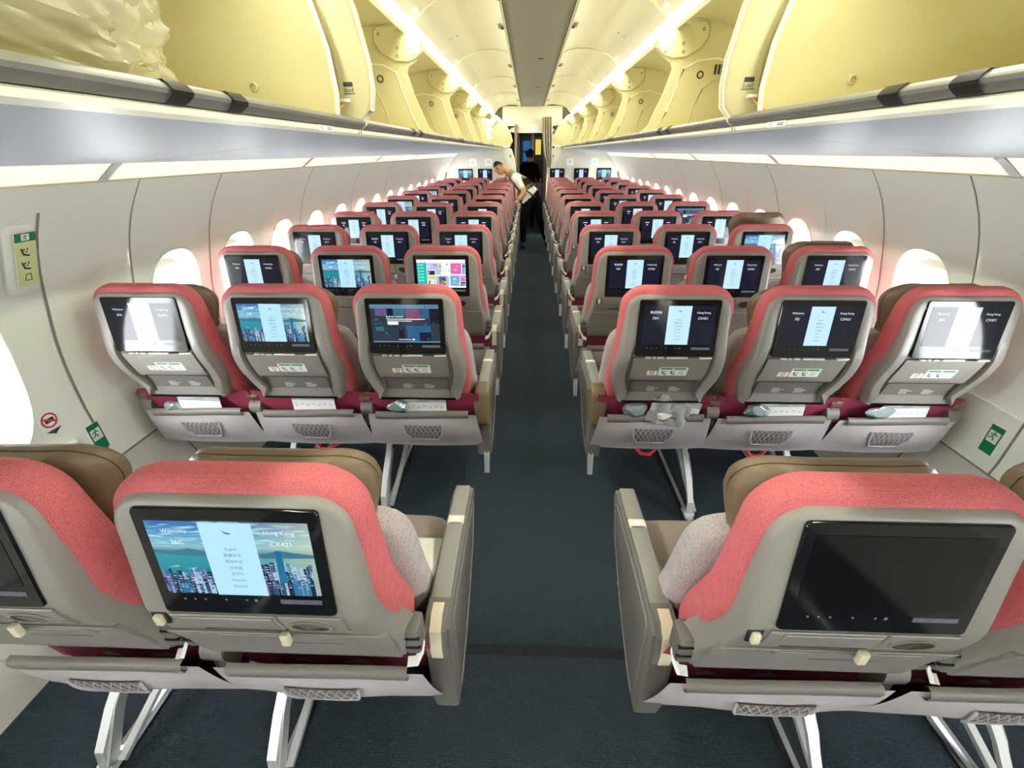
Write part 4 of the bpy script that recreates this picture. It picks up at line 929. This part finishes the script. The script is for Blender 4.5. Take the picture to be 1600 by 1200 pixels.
b.grid(rings, CURT, False); bmesh.ops.solidify(b.bm, geom=b.bm.faces[:], thickness=.003); o = obj('curtain', b.build('curtain', 60), None); tag(o, 'grey folded curtain gathered at the right of the far doorway', 'curtain')
# passage ceiling keeps the galley dark
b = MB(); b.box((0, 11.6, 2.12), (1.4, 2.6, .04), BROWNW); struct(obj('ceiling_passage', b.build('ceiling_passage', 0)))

gl = bpy.data.lights.new('galley_lamp', 'AREA'); gl.energy = 1.6; gl.size = .3; gl.color = (1, .9, .75); glo = bpy.data.objects.new('galley_lamp', gl); COL.objects.link(glo); glo.location = (.05, 12.0, 2.05)

# ------------------------------------------------------------------ people
def skin_body(name, pts, edges, rad, m, sub=2, root=0, parent=None, loc=None):
    me = bpy.data.meshes.new(name); me.from_pydata(pts, edges, []); o = bpy.data.objects.new(name, me); COL.objects.link(o)
    md = o.modifiers.new('skin', 'SKIN'); md.use_smooth_shade = True
    for i, r in enumerate(rad): me.skin_vertices[0].data[i].radius = (r, r) if not isinstance(r, tuple) else r
    me.skin_vertices[0].data[root].use_root = True
    s = o.modifiers.new('sub', 'SUBSURF'); s.levels = sub; s.render_levels = sub
    bpy.context.view_layer.update(); dg = bpy.context.evaluated_depsgraph_get(); nm_ = bpy.data.meshes.new_from_object(o.evaluated_get(dg))
    bpy.data.objects.remove(o); nm_.materials.clear()
    for q in (m if isinstance(m, list) else [m]): nm_.materials.append(q)
    return nm_
def paint(me, fn):
    for p in me.polygons: p.material_index = fn(p.center); p.use_smooth = True
AY = 8.55
# attendant: bending over the left aisle seats
B = {'pel': (.02, AY, .90), 'wai': (-.06, AY-.02, 1.02), 'che': (-.22, AY-.04, 1.17), 'sho': (-.34, AY-.05, 1.26), 'nec': (-.43, AY-.06, 1.32), 'hd0': (-.50, AY-.08, 1.355), 'hd1': (-.60, AY-.10, 1.375),
     'hL': (-.09, AY-.07, .87), 'kL': (-.15, AY-.05, .48), 'aL': (-.15, AY, .09), 'tL': (-.145, AY-.17, .045), 'hR': (.09, AY+.06, .87), 'kR': (.15, AY+.12, .49), 'aR': (.30, AY+.28, .10), 'tR': (.30, AY+.10, .045),
     'sR': (-.26, AY-.20, 1.20), 'eR': (-.13, AY-.27, 1.00), 'wR': (-.24, AY-.30, .86), 'sL': (-.38, AY+.13, 1.24), 'eL': (-.52, AY+.14, 1.0), 'wL': (-.60, AY+.05, .86)}
names = list(B); ix = {k: i for i, k in enumerate(names)}
rad = {'pel': (.155, .13), 'wai': (.145, .12), 'che': (.165, .125), 'sho': (.13, .11), 'nec': .055, 'hd0': .075, 'hd1': .085, 'hL': .10, 'kL': .068, 'aL': .055, 'tL': .045, 'hR': .10, 'kR': .068, 'aR': .055, 'tR': .045, 'sR': .068, 'eR': .052, 'wR': .036, 'sL': .068, 'eL': .052, 'wL': .036}
edges = [(ix[a], ix[c]) for a, c in (('pel', 'wai'), ('wai', 'che'), ('che', 'sho'), ('sho', 'nec'), ('nec', 'hd0'), ('hd0', 'hd1'), ('pel', 'hL'), ('hL', 'kL'), ('kL', 'aL'), ('aL', 'tL'), ('pel', 'hR'), ('hR', 'kR'), ('kR', 'aR'), ('aR', 'tR'), ('sho', 'sR'), ('sR', 'eR'), ('eR', 'wR'), ('sho', 'sL'), ('sL', 'eL'), ('eL', 'wL'))]
me = skin_body('attendant', [B[k] for k in names], edges, [rad[k] for k in names], [TROUS, SHIRT, VEST, SKIN, DARKP], sub=3)
def seg_d(p, a, c):
    a, c = Vector(B[a]), Vector(B[c]); d = c-a; t = max(0, min(1, (p-a).dot(d)/d.dot(d))); return (p-a-d*t).length, t
def a_mat(p):
    best = min(((seg_d(p, names[i], names[j])[0]/((rad[names[j]] if not isinstance(rad[names[j]], tuple) else rad[names[j]][0])+.02), names[i], names[j]) for i, j in edges))
    a, c = best[1], best[2]; t = seg_d(p, a, c)[1]
    if (a, c) in (('nec', 'hd0'), ('hd0', 'hd1')): return 3
    if (a, c) == ('sho', 'nec'): return 1 if t > .5 else 2
    if c in ('tL', 'tR'): return 4
    if c in ('sR', 'sL'): return 1
    if c in ('eR', 'eL'): return 1 if t < .72 else 3
    if c in ('wR', 'wL'): return 3
    if (a, c) in (('pel', 'wai'), ('wai', 'che')):
        q = (p-Vector(B['pel'])).dot((Vector(B['che'])-Vector(B['pel'])).normalized()); return 0 if q < .045 else (1 if q < .20 else 2)
    if c in ('hL', 'hR') and (p-Vector(B['pel'])).dot((Vector(B['che'])-Vector(B['pel'])).normalized()) > .045: return 1
    if (a, c) == ('che', 'sho'): return 2
    return 0
paint(me, a_mat)
ao = obj('person', me, None); me.transform(Matrix.Translation((-.02, -AY, 0))); ao.location = (.02, AY, 0)
tag(ao, 'attendant in olive vest and black trousers bending over the left seats', 'person')
HC = Vector((-.575, AY-.10, 1.365)); HX = Vector((-.72, -.18, .12)).normalized()      # head axis (crown) and facing
FACE = Vector((-.45, -.80, -.42)).normalized(); UPH = Vector((-.62, -.05, .78)).normalized(); UPH = (UPH-FACE*UPH.dot(FACE)).normalized(); RT = FACE.cross(UPH)
def head_mesh(c, face, up, s=1.0):
    rt = face.cross(up); b = MB(); bmesh.ops.create_icosphere(b.bm, subdivisions=4, radius=1)
    for v in b.bm.verts:
        p = v.co.copy(); x, y, z = p.x, p.y, p.z      # x right, y face, z up
        sx = .074*(1-.22*max(0, -z)**1.3); sy = .094; sz = .118
        q = Vector((x*sx, y*sy, z*sz))
        if y > 0:
            q.y += .022*math.exp(-((x/.16)**2+((z+.16)/.20)**2))            # nose
            q.y -= .010*math.exp(-(((abs(x)-.38)/.18)**2+((z-.10)/.14)**2))  # eye sockets
            q.y += .006*math.exp(-((x/.30)**2+((z+.48)/.10)**2))            # lips
            q.y += .008*math.exp(-((x/.3)**2+((z+.85)/.2)**2))              # chin
        v.co = c+(rt*q.x+face*q.y+up*q.z)*s
    b.mi(SKIN)
    for sx in (-1, 1):
        b.tube([c+(rt*sx*.030+face*.084+up*.012)*s, c+(rt*sx*.030+face*.090+up*.012)*s], [.010*s, .006*s], HAIR, 8); b.tube([c+(rt*sx*.045+face*.083+up*.034)*s, c+(rt*sx*.015+face*.092+up*.036)*s], .0045*s, HAIR, 6)
        b.tube([c+(rt*sx*.076+face*-.004+up*.03)*s, c+(rt*sx*.084-face*.012+up*.0)*s, c+(rt*sx*.074+face*-.002-up*.03)*s], [.008*s, .012*s, .007*s], SKIN, 8)
    b.tube([c+(rt*-.022+face*.092-up*.058)*s, c+(face*.099-up*.056)*s, c+(rt*.022+face*.092-up*.058)*s], .0045*s, mat('lips', (.40, .12, .10), .5), 6)
    return b.build('head', 60)
def hair_mesh(c, face, up, s=1.0, low=-.05, bun=False):
    rt = face.cross(up); b = MB(); bmesh.ops.create_icosphere(b.bm, subdivisions=4, radius=1); dele = []
    for v in b.bm.verts:
        p = v.co.copy(); lim = .42 if p.y > .35 else (.42-(.35-p.y)*1.1 if p.y > -.1 else low)
        v.co = c+(rt*p.x*.081+face*(p.y*.099-.006)+up*(p.z*.126+.006*NZ.noise(p*6)))*s
        if p.z < lim: dele.append(v)
    bmesh.ops.delete(b.bm, geom=dele, context='VERTS'); b.mi(HAIR)
    for f in b.bm.faces: f.material_index = 0
    if bun: b.tube([c-face*.09*s+up*.03*s, c-face*.13*s+up*.03*s, c-face*.15*s+up*.03*s], [.045*s, .05*s, .02*s], HAIR, 10)
    return b.build('hair', 60)
def to_local(me, o): me.transform(Matrix.Translation(-Vector(o.location))); return me
obj('head', to_local(head_mesh(HC, FACE, UPH), ao), ao); obj('hair', to_local(hair_mesh(HC, FACE, UPH), ao), ao)
def hand_mesh(w_, d, pal, s=1.0, curl=.5):
    """palm with four unequal bent fingers and a thumb from its side; d points along the hand, pal out of the palm"""
    d = Vector(d).normalized(); pal = Vector(pal); pal = (pal-d*pal.dot(d)).normalized(); sd = d.cross(pal); w_ = Vector(w_); b = MB()
    b.tube([w_-d*.01, w_+d*.03*s, w_+d*.085*s], [.024*s, .034*s, .036*s], SKIN, 10)
    for k, ln in enumerate((.065, .075, .070, .055)):
        p0 = w_+d*.075*s+sd*(-.027+.018*k)*s; a = curl; p1 = p0+(d*cos(a)+pal*sin(a))*ln*.5*s; p2 = p1+(d*cos(2.2*a)+pal*sin(2.2*a))*ln*.32*s; p3 = p2+(d*cos(3.2*a)+pal*sin(3.2*a))*ln*.26*s
        b.tube([p0-d*.02*s, p0, p1, p2, p3], [.009*s, .0095*s, .0085*s, .0075*s, .005*s], SKIN, 8)
    p0 = w_+d*.025*s-sd*.030*s; b.tube([p0+sd*.01*s, p0+(d*.5-sd*.7)*.035*s, p0+(d*.85-sd*.5)*.06*s+pal*.01*s, p0+(d*1.0-sd*.3)*.08*s+pal*.022*s], [.013*s, .012*s, .010*s, .006*s], SKIN, 8)
    return b.build('hand', 60)
obj('hand', to_local(hand_mesh(B['wR'], (-.5, -.05, -.75), (-.6, .3, .3)), ao), ao); obj('hand', to_local(hand_mesh(B['wL'], (-.5, -.3, -.7), (.2, -.6, .3)), ao), ao)
b = MB(); b.tube([Vector((-.445, AY-.125, 1.285)), Vector((-.46, AY-.15, 1.22)), Vector((-.44, AY-.16, 1.10))], [.012, .020, .024], mat('striped tie', (.28, .08, .09), .6), 8); obj('tie', to_local(b.build('tie'), ao), ao)
b = MB(); b.tube([Vector((-.10, AY-.16, 1.02)), Vector((.0, AY-.15, .95)), Vector((.06, AY-.13, .90))], .012, mat('belt', (.04, .03, .02), .5), 8); obj('belt', to_local(b.build('belt'), ao), ao)
# second person in the doorway, seen from behind in dark uniform
PY = 11.1; Q = {'pel': (-.06, PY, .92), 'wai': (-.06, PY, 1.08), 'che': (-.05, PY, 1.30), 'sho': (-.05, PY, 1.42), 'nec': (-.04, PY, 1.50), 'hd': (-.03, PY, 1.58), 'hL': (-.13, PY, .88), 'kL': (-.13, PY+.02, .48), 'aL': (-.13, PY+.02, .09), 'tL': (-.13, PY+.12, .04), 'hR': (.02, PY, .88), 'kR': (.03, PY, .48), 'aR': (.03, PY, .09), 'tR': (.03, PY+.12, .04), 'sL': (-.21, PY, 1.39), 'eL': (-.23, PY+.06, 1.13), 'wL': (-.17, PY+.22, 1.03), 'sR': (.11, PY, 1.39), 'eR': (.16, PY+.05, 1.14), 'wR': (.15, PY+.18, 1.06)}
for k_ in Q: Q[k_] = (Q[k_][0], Q[k_][1], Q[k_][2]*.955)
qn = list(Q); qi = {k: i for i, k in enumerate(qn)}; qr = {'pel': (.15, .12), 'wai': (.13, .11), 'che': (.16, .115), 'sho': (.14, .10), 'nec': .05, 'hd': .075, 'hL': .095, 'kL': .065, 'aL': .05, 'tL': .04, 'hR': .095, 'kR': .065, 'aR': .05, 'tR': .04, 'sL': .062, 'eL': .048, 'wL': .034, 'sR': .062, 'eR': .048, 'wR': .034}
qe = [(qi[a], qi[c]) for a, c in (('pel', 'wai'), ('wai', 'che'), ('che', 'sho'), ('sho', 'nec'), ('nec', 'hd'), ('pel', 'hL'), ('hL', 'kL'), ('kL', 'aL'), ('aL', 'tL'), ('pel', 'hR'), ('hR', 'kR'), ('kR', 'aR'), ('aR', 'tR'), ('sho', 'sL'), ('sL', 'eL'), ('eL', 'wL'), ('sho', 'sR'), ('sR', 'eR'), ('eR', 'wR'))]
me = skin_body('attendant', [Q[k] for k in qn], qe, [qr[k] for k in qn], [BLACKC, SKIN]); paint(me, lambda p: 1 if p.z > 1.43 else 0)
me.transform(Matrix.Translation((.06, -PY, 0))); po = obj('person', me, None, (-.06, PY, 0)); tag(po, 'person in black uniform standing with back turned in the far doorway', 'person')
hc = Vector((-.03, PY+.01, 1.555)); fc = Vector((.55, .83, -.1)).normalized(); up = Vector((0, 0, 1)); up = (up-fc*up.dot(fc)).normalized()
obj('head', to_local(head_mesh(hc, fc, up), po), po); obj('hair', to_local(hair_mesh(hc, fc, up, low=-.5, bun=True), po), po)
obj('hand', to_local(hand_mesh(Q['wR'], (0, .9, -.1), (0, 0, -1)), po), po); obj('hand', to_local(hand_mesh(Q['wL'], (.2, .9, -.1), (0, 0, -1)), po), po)
